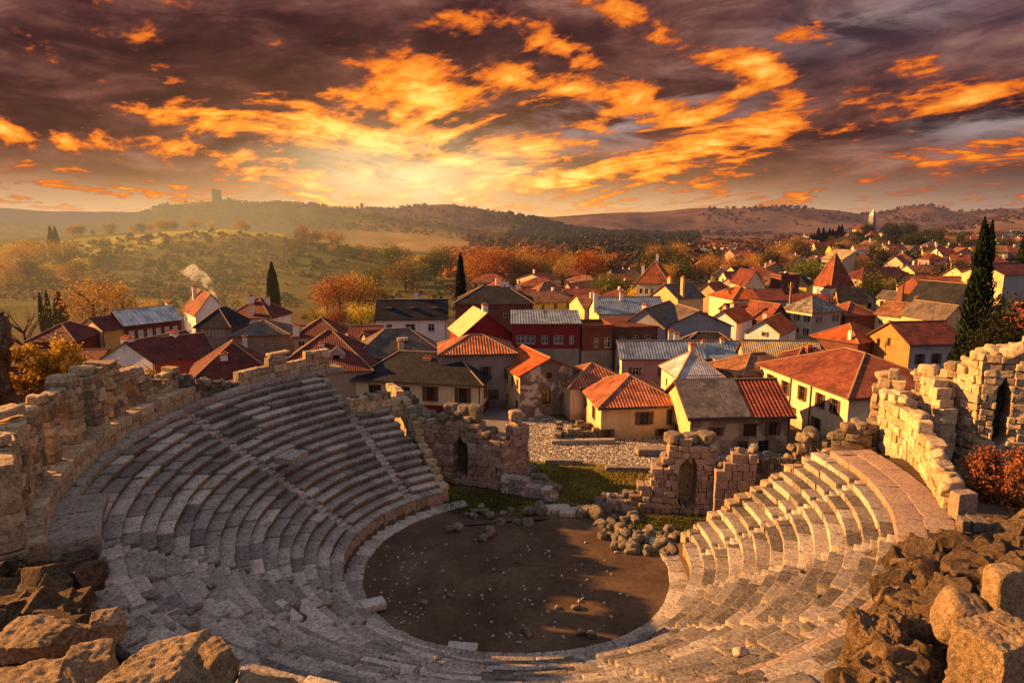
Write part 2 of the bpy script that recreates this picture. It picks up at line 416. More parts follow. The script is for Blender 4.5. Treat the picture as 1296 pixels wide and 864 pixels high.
# ------------------------------------------------------------------ theatre geometry
CX, CY = .3, 44.8
R0, TR, Z0 = 12.9, .79, 1.7        # front edge of lowest row, tread, its height
NR = 17
def rise(ph):                      # degrees from the viewer's side, positive to the right
    ph = np.asarray(ph, float)
    return .43+.07*sstep(-60, -125, ph)+.03*sstep(20, 70, ph)
def polar(ph, r):
    a = np.radians(ph); return CX+r*np.sin(a), CY-r*np.cos(a)
def phi_of(x, y): return math.degrees(math.atan2(x-CX, CY-y))
PH0, PH1 = -149.0, 97.0
def rows_at(ph):                   # how many rows stand at this bearing
    if ph < -134: return 11
    if ph > 34: return 13
    return NR

# ------------------------------------------------------------------ terrain heights
LAYERS = [  # (distance, front width, back width, skyline points (u, v) in the photo)
    (400, 170, 260, [(-400, 300), (0, 303), (60, 300), (120, 297), (200, 293), (290, 289), (360, 295), (420, 303), (470, 314), (520, 328), (560, 338), (620, 344)]),
    (1150, 500, 500, [(-300, 278), (0, 283), (100, 284), (170, 275), (215, 261), (275, 256), (340, 257), (400, 259), (440, 266), (520, 277), (600, 292), (700, 306), (760, 322)]),
    (1750, 600, 700, [(300, 300), (380, 262), (480, 266), (530, 262), (575, 259), (610, 264), (660, 275), (720, 290), (790, 300), (850, 318), (900, 330)]),
    (2700, 800, 900, [(560, 295), (640, 273), (700, 276), (760, 272), (830, 268), (870, 265), (920, 266), (965, 262), (1010, 263), (1045, 265), (1085, 272), (1130, 264), (1165, 261), (1200, 268), (1250, 265), (1500, 263)]),
    (3400, 900, 900, [(-500, 262), (0, 263), (60, 267), (130, 268), (200, 268), (400, 270), (700, 276), (1296, 274)]),
    (1450, 400, 500, [(1090, 310), (1150, 298), (1200, 286), (1250, 277), (1296, 273), (1700, 262)]),
    (760, 150, 200, [(420, 335), (470, 310), (520, 305), (600, 305), (650, 306), (700, 318), (760, 334)]),
]
def terrain(x, y):
    x = np.asarray(x, float); y = np.asarray(y, float)
    D = np.sqrt(x*x+y*y); yy = np.maximum(y, 1e-3)
    a = np.where(y > D*.42, x/yy, np.sign(x)*2.16); U = 648+F*np.clip(a, -2.16, 2.16)
    ca = D/np.maximum(y, D*.42)        # D is radial; heights are set on the sight line
    h = np.zeros_like(D)
    p3 = np.stack([x, y, 0*x], -1)
    wob = fbm(p3/260.0, 4)
    for (d0, wf, wb, pts) in LAYERS:
        us = [q[0] for q in pts]; zs = [CAMH+(285-q[1])/F*d0/1.0 for q in pts]
        zc = np.interp(U, us, zs)
        edge = sstep(us[0]-150, us[0], U)*sstep(us[-1]+150, us[-1], U)
        dd = D/ca+wob*d0*.05                 # forward distance
        b = np.where(dd < d0, np.clip(1-(d0-dd)/wf, 0, 1), np.clip(1-(dd-d0)/wb*.75, 0, 1))
        b = b*b*(3-2*b)
        h = np.maximum(h, zc*b*edge)
    rise_t = sstep(905, 1090, U)
    town = rise_t*14.5*np.clip((D/ca-150)/430.0, 0, 1)**.85*(1-sstep(640, 900, D/ca))
    h = np.maximum(h, town)
    amp = sstep(170, 420, D)*1.1+sstep(500, 1800, D)*9
    h = h+fbm(p3/np.maximum(28, D*.07)[..., None]*np.ones(3), 5)*amp
    front = y < 30
    # bank the theatre is cut into
    dx, dy = x-CX, y-CY; r = np.sqrt(dx*dx+dy*dy); ph = np.degrees(np.arctan2(dx, -dy))
    bank_on = sstep(-150, -138, ph)*sstep(108, 92, ph)
    top = 7.6+1.6*sstep(-60, -120, ph)
    back = sstep(70, 35, np.abs(ph))      # camera side: the bank goes on
    fall = 1-sstep(29, 44, r)*(1-back)
    bank = top*fall*bank_on*(1-sstep(-131, -137, ph))+back*4.2*sstep(29.5, 34, r)
    seatz = Z0+(r-R0)/TR*rise(ph)-.75
    inside = np.where(r < 12.0, -.05, np.minimum(seatz, top)); cut = sstep(-134.5, -136.5, ph)*sstep(22.6, 23.6, r); inside = inside*(1-cut)
    loc = np.where(r < 26.8, np.where(bank_on > .5, inside, -.05), bank)
    wl = 1-sstep(60, 75, np.maximum(r-0, 0))*(1-0)
    h = np.where(r < 75, loc*wl+h*(1-wl), h)
    return h
def tz(x, y): return float(terrain(np.array([x]), np.array([y]))[0])

def build_terrain():
    rr = np.concatenate([np.linspace(2, 80, 100), 80*np.exp(np.linspace(0, math.log(7000/80.), 250))[1:]])
    aa = np.radians(np.concatenate([np.linspace(-180, -48, 50)[:-1], np.linspace(-48, 48, 420), np.linspace(48, 180, 50)[1:]]))
    A, R = np.meshgrid(aa, rr)
    X = R*np.sin(A); Y = R*np.cos(A); Z = terrain(X, Y)
    V = np.stack([X, Y, Z], -1).reshape(-1, 3); na = len(aa)
    i = np.arange(len(rr)-1)[:, None]*na+np.arange(na-1)[None]
    Fq = np.stack([i, i+na, i+na+1, i+1], -1).reshape(-1, 4)[:, ::-1]
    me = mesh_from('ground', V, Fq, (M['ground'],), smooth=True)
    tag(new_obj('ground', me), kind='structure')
build_terrain()

def sheet(name, pts, z, mat, n=40, wav=.0, kind='structure'):
    """irregular flat sheet through the outline pts"""
    pts = np.array(pts, float); c = pts.mean(0)
    L = []
    for i in range(len(pts)):
        a, b = pts[i], pts[(i+1) % len(pts)]
        for k in range(6): L.append(a+(b-a)*k/6)
    L = np.array(L)
    if wav: L = L+wav*vfbm(np.c_[L*.7, L[:, :1]*0+3])[:, :2]
    rings = [c+(L-c)*s for s in np.linspace(.02, 1, 9)]
    V = np.concatenate([np.c_[q, np.full(len(q), z)] for q in rings]); m = len(L)
    Fq = [[k*m+j, k*m+(j+1) % m, (k+1)*m+(j+1) % m, (k+1)*m+j] for k in range(8) for j in range(m)]
    me = mesh_from(name, V, np.array(Fq)[:, ::-1], (mat,))
    if me.polygons[0].normal.z < 0: me.flip_normals()
    return tag(new_obj(name, me), kind=kind)

# ------------------------------------------------------------------ block builders
def pblock(acc, ph0, ph1, r0, r1, z0, z1, rough=.03, tint=.5, n=4, m=9, tilt=0.0, nose=0.0):
    """one dressed stone in ring coordinates"""
    T, Fc = tpl(n, m); off = RS.rand(3)*50
    rm = (r0+r1)/2
    ph = ph0+(T[:, 0]+1)/2*(ph1-ph0); r = r0+(T[:, 1]+1)/2*(r1-r0); z = z0+(T[:, 2]+1)/2*(z1-z0)
    z = z+tilt*(T[:, 0])*.5
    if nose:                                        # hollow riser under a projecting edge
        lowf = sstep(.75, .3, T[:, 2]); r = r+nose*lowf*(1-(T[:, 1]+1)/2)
        tint = tint*(1-(.75 if nose > .05 else -.35)*lowf*(T[:, 1] < 0))  # left risers painted darker as shade, right ones brighter as sunlit
        if nose < .05: tint = tint-.30*(T[:, 2] > .5)*(T[:, 1] > -.97)      # sunlit side: treads painted darker against the bright risers
        else: tint = tint+.12*(T[:, 2] > .5)  # shaded side: treads painted paler against the dark risers
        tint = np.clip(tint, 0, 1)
    x, y = polar(ph, r); V = np.stack([x, y, z], -1)
    V = V+vfbm(V*1.7+off, 3)*rough*2
    acc.add(V, Fc, tint)
def lblock(acc, c, ax, half, rough=.05, tint=.5, n=4, m=8):
    """one stone in a straight frame: ax = 3x3 rows"""
    T, Fc = tpl(n, m); off = RS.rand(3)*50
    V = (T*np.asarray(half))@np.asarray(ax)+np.asarray(c)
    V = V+vfbm(V*1.5+off, 3)*rough*2
    acc.add(V, Fc, tint)
def rotz(a, tx=0, ty=0):
    ca, sa = cos(a), sin(a); Rz = np.array([[ca, sa, 0], [-sa, ca, 0], [0, 0, 1]])
    Rx = np.array([[1, 0, 0], [0, cos(tx), sin(tx)], [0, -sin(tx), cos(tx)]]); Ry = np.array([[cos(ty), 0, -sin(ty)], [0, 1, 0], [sin(ty), 0, cos(ty)]])
    return Rx@Ry@Rz

theatre = empty('theatre_seating', (CX, CY, 0), label='curved grey stone tiers of the ruined open-air theatre round the dirt floor', cat='theatre seating')
def under(acc, name, mat, parent=theatre, smooth=False):
    """link a world-space mesh as a part of its thing"""
    o = acc.build(name, mat, parent, smooth)
    if o is not None:
        l = parent.location; o.data.transform(__import__('mathutils').Matrix.Translation((-l[0], -l[1], -l[2]))) 
        if abs(parent.rotation_euler[2]) > 1e-9: o.data.transform(__import__('mathutils').Matrix.Rotation(-parent.rotation_euler[2], 4, 'Z'))
    return o

STAIRS = [-135, -103, -60, -40, -14, 14, 38, 63, 84]
def damage(ph, i):
    d = .2+.4*max(0, float(vn(np.array([ph*.11, i*.45, 1.5]))))
    if -62 < ph < -8: d += .38
    if 14 < ph < 62 and i > 3: d += .35
    if -62 < ph < -30 and i > 7: d += .35
    return d
def seat_rows():
    for i in range(NR):
        acc = Acc(); r0 = R0+i*TR
        ph = PH0-(1.2*i/NR)
        jag = RS.uniform(-1.5, 1.5)
        end = 99.5-i*.12+RS.uniform(-.8, .8)
        ph = -149+jag*.5+i*.35
        while ph < end:
            w = RS.uniform(1.3, 3.2); dph = math.degrees(w/r0)
            st = [s for s in STAIRS if ph < s < ph+dph+.1]
            halfst = math.degrees(.42/r0)
            if st: dph = max(.5, st[0]-halfst-ph)
            if ph+dph > end: dph = end-ph+.2
            mid = ph+dph/2; dm = damage(mid, i)
            if i < rows_at(mid):
                zt = Z0+i*float(rise(mid))
                hz = zt+RS.normal()*.018*(1+2*dm)
                fr = r0+RS.normal()*.022*(1+2.2*dm)
                gap = math.degrees((.016+.03*dm*RS.rand())/r0)
                tn = np.clip(.48+RS.normal()*.24, .05, 1)
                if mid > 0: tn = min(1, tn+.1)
                if dm > .5 and RS.rand() < .09:                   # a sunken or missing stone
                    pblock(acc, ph+gap, mid, fr+.15, r0+TR+.2, zt-.75, zt-.25, .07, tn*.6)
                else:
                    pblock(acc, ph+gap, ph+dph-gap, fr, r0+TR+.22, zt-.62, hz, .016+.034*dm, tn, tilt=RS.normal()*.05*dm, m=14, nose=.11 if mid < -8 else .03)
                    if dm > .7 and RS.rand() < .16:
                        lx, ly = polar(mid+RS.uniform(-1, 1), r0+RS.uniform(.2, .6)); s = RS.uniform(.12, .3)
                        lblock(acc, (lx, ly, zt+s*.7), rotz(RS.rand()*6, RS.normal()*.3, RS.normal()*.3), (s*1.3, s, s*.7), .05, RS.uniform(.3, .9), n=3, m=4)
            ph += dph
            if st: ph = st[0]+halfst
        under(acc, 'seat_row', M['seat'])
    # flights of half-height steps between the wedges
    for s in STAIRS:
        acc = Acc(); n = rows_at(s-1)
        for i in range(n):
            zt = Z0+i*float(rise(s)); r0 = R0+i*TR; hw = math.degrees(.40/r0); js = RS.normal()*.06
            rs = float(rise(s))
            pblock(acc, s-hw+js, s+hw+js, r0-.03, r0+TR*.5+.1, zt-.6, zt-rs*.5+RS.normal()*.02, .04, RS.uniform(.45, .95), n=3)
            pblock(acc, s-hw+js, s+hw+js, r0+TR*.5, r0+TR+.05, zt-.6, zt+RS.normal()*.02, .04, RS.uniform(.45, .95), n=3)
        under(acc, 'stair', M['seat'])
def ring(name, mat, pa, pb, r0, r1, z0, z1, w=1.2, rough=.03, tl=(.3, .8), zf=None, drop=0.0, parent=theatre):
    acc = Acc(); ph = pa
    while ph < pb:
        d = math.degrees(RS.uniform(.7, 1.3)*w/((r0+r1)/2)); d = min(d, pb-ph+.01)
        off = zf(ph) if zf else 0
        if RS.rand() >= drop:
            g = math.degrees(.015/r0)
            pblock(acc, ph+g, ph+d-g, r0+RS.normal()*.02, r1+RS.normal()*.02, z0+off, z1+off+RS.normal()*.015, rough, RS.uniform(*tl))
        ph += d
    return under(acc, name, mat, parent)
seat_rows()
ring('orchestra_paving', M['seat'], -158, 118, 10.75, 12.15, -.3, .13, 1.3, .03, (.4, .9))
ring('podium_wall', M['seatwarm'], -149, 93, 12.1, 12.55, 0, 1.14, 1.4, .03, (.35, .8))
ring('podium_coping', M['seat'], -149, 93, 12.06, 12.95, 1.14, 1.34, 1.2, .04, (.3, .8))
zr = lambda ph: float(NR*rise(ph))
WL = R0+NR*TR
ring('upper_walkway', M['seat'], -140, -62, WL, WL+1.0, Z0-.5, Z0+.02, 1.9, .02, (.45, .7), zr)
ring('upper_walkway', M['seat'], -140, -62, WL+1.0, WL+2.0, Z0-.5, Z0+.015, 1.7, .02, (.4, .65), zr)
ring('landing_slab', M['seat'], -69, -55, WL-1.6, WL+.9, Z0-.4, Z0+.12, 3.3, .03, (.5, .6), zr)
z13 = lambda ph: float(13*rise(ph))
RW = R0+13*TR
ring('upper_walkway', M['seatwarm'], 57, 96, RW, RW+1.5, Z0-.5, Z0+.0, 2.2, .03, (.45, .6), z13)
ring('upper_walkway', M['seatwarm'], 58, 96, RW+1.5, RW+3.1, Z0-.5, Z0+.01, 2.6, .03, (.5, .62), z13)
ring('upper_walkway', M['seatwarm'], 14, 47, RW, RW+1.4, Z0-.5, Z0-.02, 1.7, .04, (.5, .75), z13)
ring('upper_walkway', M['seatwarm'], 12, 45, RW+1.4, RW+2.9, Z0-.5, Z0+.0, 1.5, .04, (.45, .75), z13)
# pale slab lying across two rows in the left wedge
c = P(368, 574, 6.6); phs = phi_of(c[0], c[1]); rs_ = math.hypot(c[0]-CX, c[1]-CY)
a_ = Acc(); pblock(a_, phs-3.6, phs+3.6, rs_-.85, rs_+.75, 6.1, 6.62, .05, .62, n=6, tilt=.05); under(a_, 'large_slab', M['seat'])
c = P(472, 766, .35); a_ = Acc(); lblock(a_, (c[0], c[1], .38), rotz(.5), (.75, .45, .25), .04, .9); o = a_.build('fallen_block', M['pale']); tag(o, 'pale block fallen on the left edge of the dirt floor', 'stone')
c = P(585, 822, .2); a_ = Acc(); lblock(a_, (c[0], c[1], .3), rotz(-.15), (.85, .35, .2), .04, .8); o = a_.build('fallen_block', M['pale']); tag(o, 'flat grey block lying at the near edge of the dirt floor', 'stone')

# ------------------------------------------------------------------ ruined walls
def interp_fn(pts):
    xs = [p[0] for p in pts]; ys = [p[1] for p in pts]
    return lambda s: float(np.interp(s, xs, ys))
def wall_line(pts):
    pts = np.array(pts, float); seg = np.linalg.norm(np.diff(pts, axis=0), axis=1); cum = np.concatenate([[0], np.cumsum(seg)])
    def f(s, n):
        s = np.asarray(s, float); x = np.interp(s, cum, pts[:, 0]); y = np.interp(s, cum, pts[:, 1])
        e = .4; tx = np.interp(np.minimum(s+e, cum[-1]), cum, pts[:, 0])-np.interp(np.maximum(s-e, 0), cum, pts[:, 0])
        ty = np.interp(np.minimum(s+e, cum[-1]), cum, pts[:, 1])-np.interp(np.maximum(s-e, 0), cum, pts[:, 1])
        l = np.hypot(tx, ty)+1e-9; return x+ty/l*n*1.0, y-tx/l*n
    return f, cum[-1]
def wall_arc(r, pa, pb):
    L = abs(math.radians(pb-pa))*r
    def f(s, n):
        ph = pa+(pb-pa)*np.asarray(s, float)/L; return polar(ph, r-n)
    return f, L
def masonry(acc, line, L, z0, top, thick, ch=.55, bw=.95, openings=(), rough=.05, tl=(.25, .85), m=7, n=5, ragged=.5, th=None, loss=0.0):
    """courses of stones; top(s) gives the ruined outline; openings = (centre, half width, sill z, spring z): round-headed"""
    z = z0; k = 0; zmax = max(top(q) for q in np.linspace(0, L, 60))
    while z < zmax:
        h = ch*RS.uniform(.8, 1.2); s = -RS.rand()*bw*.6
        def half(zz, o):
            if zz < o[2]: return -1
            if zz <= o[3]: return o[1]
            q = o[1]**2-(zz-o[3])**2
            return math.sqrt(q) if q > 0 else -1
        while s < L:
            w = bw*RS.uniform(.6, 1.45); a, b = max(0, s), min(L, s+w); s += w
            if b-a < .12: continue
            mid = (a+b)/2; tp = top(mid)
            if z+h*.55 > tp+RS.normal()*.12*ragged: continue
            if RS.rand() < loss and z > z0+.5: continue
            zt = min(z+h, z+h)
            pieces = [(a, b, a, b)]
            for o in openings:
                hb, ht = half(z+.02, o), half(z+h-.02, o)
                if hb < 0 and ht < 0 and not (o[2] < z+h*.5 < o[3]+o[1]): continue
                new = []
                for (a0, b0, a1, b1) in pieces:
                    hb_, ht_ = max(hb, 0), max(ht, 0)
                    L0, R0_ = o[0]-hb_, o[0]+hb_; L1, R1 = o[0]-ht_, o[0]+ht_
                    if (a0+b0)/2 < o[0] or a0 < L0:
                        nb0, nb1 = min(b0, L0), min(b1, L1)
                        if max(nb0-a0, nb1-a1) > .1: new.append((a0, max(nb0, a0+.04), a1, max(nb1, a1+.04)))
                    if (a0+b0)/2 >= o[0] or b0 > R0_:
                        na0, na1 = max(a0, R0_), max(a1, R1)
                        if max(b0-na0, b1-na1) > .1: new.append((min(na0, b0-.04), b0, min(na1, b1-.04), b1))
                pieces = new
            T, Fc = tpl(n, m)
            for (a0, b0, a1, b1) in pieces:
                t_ = (T[:, 2]+1)/2; lo = a0+(a1-a0)*t_+.012; hi = b0+(b1-b0)*t_-.012
                S = lo+(T[:, 0]+1)/2*(hi-lo)
                thk = thick if th is None else th(mid, z)
                j = RS.normal()*.05
                Nn = T[:, 1]*thk/2+j
                Z = z+t_*h-.004
                x, y = line(S, Nn); V = np.stack([x, y, Z], -1)
                V = V+vfbm(V*1.4+RS.rand(3)*50, 3)*rough*2
                acc.add(V, Fc, RS.uniform(*tl))
        z += h; k += 1
def crest(acc, line, L, top, thick, dens=1.2, size=(.2, .45), tl=(.3, .8), ab=None):
    """loose rounded stones left along the broken top"""
    for q in range(int(L*dens)):
        s = RS.uniform(0, L); h = RS.uniform(*size); x, y = line(np.array([s]), np.array([RS.uniform(-.35, .35)*thick]))
        lblock(acc, (x[0], y[0], top(s)-h*.2+.1), rotz(RS.rand()*6, RS.normal()*.25, RS.normal()*.25), (h*1.25, h, h*.75), .08, RS.uniform(*tl), n=4, m=4)
def rubble(acc, c, spread, nst, size=(.15, .5), tl=(.2, .9), zf=None, m=4, n=4, heap=0.0):
    for q in range(nst):
        a = RS.rand()*2*pi; d = math.sqrt(RS.rand()); x = c[0]+cos(a)*d*spread[0]; y = c[1]+sin(a)*d*spread[1]
        s = RS.uniform(*size); z = (zf(x, y) if zf else c[2])+s*.35+heap*(1-d)*RS.uniform(.6, 1)
        lblock(acc, (x, y, z), rotz(RS.rand()*6, RS.normal()*.25, RS.normal()*.25), (s*RS.uniform(1, 1.6), s, s*RS.uniform(.6, .85)), s*.12, RS.uniform(*tl), n=n, m=m)
def ruin(name, label, cat, center, build, mat=None, smooth=False):
    root = empty(name, center, label=label, cat=cat)
    for pn, fn, mt in build:
        a = Acc(); fn(a); under(a, pn, M[mt], root, smooth)
    return root
# ------------------------------------------------------------------ ruined walls round the rim
def P2(u, v, z): return tuple(P(u, v, z)[:2])
ringz = lambda ph: Z0+float(NR*rise(ph))
def ledge(a):
    pass
led = empty('terrace_wall', (*polar(-80, 28), 9.5), label='low curved retaining wall of squared blocks carrying the ruined arcade on the left', cat='wall')
lf = lambda ph: float(NR*rise(ph))
ring('lower_course', M['wall'], -108, -50, 26.95, 27.75, Z0-.3, Z0+.68, 1.0, .04, (.35, .75), lf, parent=led)
ring('upper_course', M['wall'], -107, -50, 26.93, 27.8, Z0+.68, Z0+1.32, 1.2, .04, (.4, .85), lf, parent=led)
ring('ledge_paving', M['wall'], -107, -50, 27.7, 29.3, Z0+.5, Z0+1.26, 1.5, .05, (.3, .6), lf, parent=led)
# the arcade of broken piers
ln, L = wall_arc(28.35, -106, -48)
top = interp_fn([(0, 11.5), (1.0, 12.65), (2.0, 13.75), (4.3, 13.55), (6.5, 14.15), (7.6, 13.55), (8.0, 14.25), (9.0, 14.45), (10.7, 14.25), (10.8, 10.9), (11.7, 10.9), (11.8, 14.25), (13.3, 14.55), (15.6, 14.05), (15.9, 12.85), (16.5, 12.45), (16.8, 10.9), (17.5, 10.9), (17.8, 13.65), (18.6, 14.05), (18.8, 13.05), (19.4, 14.35), (21, 14.85), (24, 14.65), (28, 14.05)])
def sub_arc(s0, s1):
    k = math.degrees(1/28.35); return wall_arc(28.35, -106+s0*k, -106+s1*k)
arcade = empty('ruined_arcade', (*polar(-80, 28.35), 10.2), 0, 'tall broken stone arcade of piers and arched openings above the left seats', 'ruined arcade')
for (s0, s1, zt, thk) in ((.2, 2.3, 12.2, 1.2), (3.5, 4.75, 13.2, 1.5), (6.75, 8.35, 14.2, 1.75), (9.05, 10.7, 14.5, 1.75), (11.8, 12.95, 14.5, 1.6), (15.35, 16.6, 14.1, 1.6), (17.7, 19.4, 14.0, 1.5), (20.6, 22.6, 14.8, 1.6), (22.7, 28.6, 14.5, 1.35)):
    l_, L_ = sub_arc(s0, s1); a = Acc(); dz = RS.uniform(-1.1, 1.1)
    masonry(a, l_, L_, 10.1, lambda q: zt+dz*(q/L_-.5), thk, .5, 1.0, rough=.09, tl=(.15, .9), ragged=1.1, m=9)
    xx, yy = l_(np.array([L_/2]), np.array([0.])); lblock(a, (xx[0], yy[0], zt+.2), rotz(-math.radians(-106+(s0+s1)/2*2.02)+pi/2 if False else RS.rand()*.4+1.2), (min(L_, 2)*RS.uniform(.25, .45), thk*RS.uniform(.3, .5), RS.uniform(.18, .3)), .09, .6, n=6, m=6)
    under(a, 'pier', M['wall'], arcade)
for (s0, s1, spr, zt, sill) in ((4.75, 6.75, 12.0, 13.8, 0), (8.35, 9.05, 12.9, 13.9, 0), (12.95, 15.35, 12.1, 14.2, 0), (2.3, 3.5, 12.0, 12.2, 11.2), (19.4, 20.6, 12.5, 14.0, 11.7)):
    l_, L_ = sub_arc(s0-.25, s1+.25); a = Acc()
    masonry(a, l_, L_, spr, lambda q: zt, .85, .36, .5, [(L_/2, (s1-s0)/2, 0, spr)], rough=.05, tl=(.3, .8), ragged=.5, m=9)
    if sill: masonry(a, l_, L_, 10.2, lambda q: sill, 1.0, .5, .7, rough=.05, tl=(.3, .8), ragged=.2)
    under(a, 'arch', M['wall'], arcade)
# heap of the fallen wall where the arcade stops
rl, RL = wall_arc(27.6, -118, -105)
rt = interp_fn([(0, 10.2), (1.5, 10.4), (3, 10.9), (4.5, 11.4), (6.3, 12.2)])
ruin('broken_wall', 'low weathered wall stub stepping down from the arcade towards the sunlit gap', 'ruined wall', (*polar(-110, 27.6), 9.8), [('masonry', lambda a: masonry(a, rl, RL, 9.6, rt, 1.1, .45, .7, rough=.07, tl=(.15, .6), ragged=1.2), 'rubble'), ('loose_capping', lambda a: crest(a, rl, RL, rt, 1.0, 2.2, (.18, .38)), 'rubble')])
# rim wall at the back of the left wedge
bl, BL = wall_arc(27.35, -137.5, -117)
bt = interp_fn([(0, 11.8), (2.6, 11.85), (2.9, 11.5), (3.3, 11.5), (3.5, 11.9), (4.4, 11.7), (4.7, 12.2), (5.9, 12.2), (6.1, 11.6), (10.8, 11.25)])
ruin('rim_wall', 'thin stained rim wall with a raised dark block behind the topmost left row', 'wall', (*polar(-128, 27.35), 9.8), [('masonry', lambda a: masonry(a, bl, BL, 9.9, bt, .7, .75, .95, rough=.05, tl=(.3, .95), ragged=.3), 'wall'), ('capping', lambda a: masonry(a, wall_arc(27.35, -137.3, -116)[0], 9.9, 11.75, lambda s: bt(s)+.25, .85, .22, 1.5, rough=.05, tl=(.6, .9)), 'wall')])
# squared wall closing the cut-down wedge
el_, EL = wall_arc(21.95, -150, -135)
et = interp_fn([(0, 7.2), (1.4, 7.4), (1.8, 8.05), (5.8, 8.1)])
ruin('block_wall', 'short wall of squared pale blocks closing the upper left wedge near the cream house', 'wall', (*polar(-142, 22), 7), [('masonry', lambda a: masonry(a, el_, EL, 5.6, et, .9, .62, .8, rough=.04, tl=(.45, 1.0), ragged=.4), 'wall'), ('loose_capping', lambda a: crest(a, el_, EL, et, .8, 1.6, (.2, .4)), 'rubble')])
sw, SW = wall_line([polar(-135.2, 27.4), polar(-135.2, 21.7)])
ruin('cheek_wall', 'stepped stone end of the topmost left rows above the block wall', 'ruined wall', (*polar(-135.2, 24), 6), [('masonry', lambda a: masonry(a, sw, SW, 3.5, interp_fn([(0, 9.9), (SW, 7.0)]), .6, .5, .9, rough=.05, tl=(.3, .8), ragged=.3), 'seat')])
# cheek wall below it towards the stage
ck = [polar(-151, 27), polar(-150.5, 21.9), polar(-150, 16), polar(-150.5, 12.6)]
cl_, CL = wall_line(ck); ct = interp_fn([(0, 7.8), (5, 7.6), (10.5, 3.9), (CL, 1.3)])
ruin('cheek_wall', 'sloping rough end wall of the left seating beside the stage ruin', 'ruined wall', (*ck[2], 0), [('masonry', lambda a: masonry(a, cl_, CL, 0, ct, .8, .5, .8, rough=.06, tl=(.3, .8)), 'wall')])
fl_, FL = wall_line([polar(-151, 27), polar(-154, 22.5), (-8.4, 61.8)]); ft = interp_fn([(0, 6.4), (3, 6.8), (5, 6.0), (8, 5.9)])
ruin('broken_wall', 'dark eroded wall running down from the cream house to the arched stage ruin', 'ruined wall', (*polar(-153, 24), 0), [('masonry', lambda a: masonry(a, fl_, FL, 0, ft, 1.5, .6, .9, rough=.11, tl=(.1, .55), ragged=1.2), 'rubble'), ('loose_capping', lambda a: crest(a, fl_, FL, ft, 1.5, 2, (.25, .5), (.2, .6)), 'rubble')])
# left stage building: arched niche and buttress
sl_, SL = wall_line([(-9.6, 62.4), (-5.9, 61.2), (-.4, 58.9)])
stp = interp_fn([(0, 6.4), (2.5, 5.9), (4.0, 6.6), (6.8, 6.5), (7.0, 5.6), (SL, 4.7)])
def niche(a):
    masonry(a, sl_, SL, 0, stp, 1.5, .5, .8, [(5.35, .78, .75, 3.5)], .09, (.2, .9), ragged=1.1)
def niche_back(a):
    x, y = sl_(np.array([5.35]), np.array([-.62])); lblock(a, (x[0], y[0], 2.3), rotz(-.36), (1.2, .12, 2.3), .02, .15)
def niche_top(a):
    crest(a, sl_, SL, stp, 1.4, 1.7, (.3, .6), (.2, .7))
    for s, h in ((4.1, .65), (5.5, .62), (6.6, .8)):
        x, y = sl_(np.array([s]), np.array([0.])); lblock(a, (x[0], y[0], stp(s)+h*.5), rotz(-.3, 0, .1), (.62, .6, h), .09, .5, n=6, m=4)
def butt(a):
    l2, L2 = wall_line([(-.6, 60.1), (1.3, 61.3)])
    masonry(a, l2, L2, 0, interp_fn([(0, 4.6), (.6, 6.0), (1.4, 6.3), (2.2, 5.5)]), 1.3, .6, .8, rough=.07, tl=(.3, .75), ragged=.5)
    lblock(a, (.35, 60.8, 6.5), rotz(.3), (.62, .6, .45), .08, .6, n=6, m=4)
ruin('stage_ruin', 'reddish stone stage wall with an arched niche beside the left seating', 'ruined arch', (-4, 60.6, 0), [('masonry', niche, 'seatwarm'), ('niche_back', niche_back, 'rubble'), ('loose_capping', niche_top, 'rubble'), ('buttress', butt, 'seatwarm')])
w2, W2 = wall_line([(-.8, 58.3), (1.6, 57.2), (4.0, 56.2)])
ruin('low_wall', 'knee-high wall of big blocks running from the arched niche towards the stage sill', 'low wall', (1.6, 57.2, 0), [('masonry', lambda a: masonry(a, w2, W2, 0, interp_fn([(0, 1.9), (2, 1.5), (3.6, 1.1), (W2, .8)]), 1.0, .55, .9, rough=.06, tl=(.45, .95)), 'seat')])
# right stage building: stepped wall with niche, and the tower stump
rl_, RLn = wall_line([(8.2, 54.9), (13, 54.2), (17.4, 53.8)])
rtp = interp_fn([(0, 1.0), (2.5, 1.3), (2.7, 2.3), (3.6, 2.8), (4.0, 3.9), (4.7, 4.2), (5.0, 5.4), (5.7, 6.4), (8.5, 6.2), (8.8, 5.0), (RLn, 4.0)])
def rniche_back(a): lblock(a, (14.75, 54.75, 2.6), rotz(-.1), (1.1, .12, 2.6), .02, .3)
def rbuild(a):
    masonry(a, rl_, RLn, 0, rtp, 1.5, .5, .8, [(6.6, .72, .9, 4.1)], .085, (.25, .95), ragged=.9)
def rcap(a):
    crest(a, rl_, RLn, rtp, 1.2, 1.3, (.2, .4))
    for x, s in ((13.6, .7), (14.9, .62), (16.2, .75)): lblock(a, (x, 54.2, 6.45), rotz(RS.rand()), (s, s*.9, s*.6), .1, .6, n=6, m=4)
ruin('stage_ruin', 'pale stepped stage wall with a tall blind arch left of the orange tower stump', 'ruined arch', (13, 54.2, 0), [('masonry', rbuild, 'seatwarm'), ('niche_back', rniche_back, 'wall'), ('loose_capping', rcap, 'rubble')])
tl_, TLn = wall_line([(16.7, 53.0), (19.9, 52.6)])
ttp = interp_fn([(0, 4.1), (.5, 4.6), (1.2, 4.8), (1.6, 5.6), (2.2, 6.1), (TLn, 6.0)])
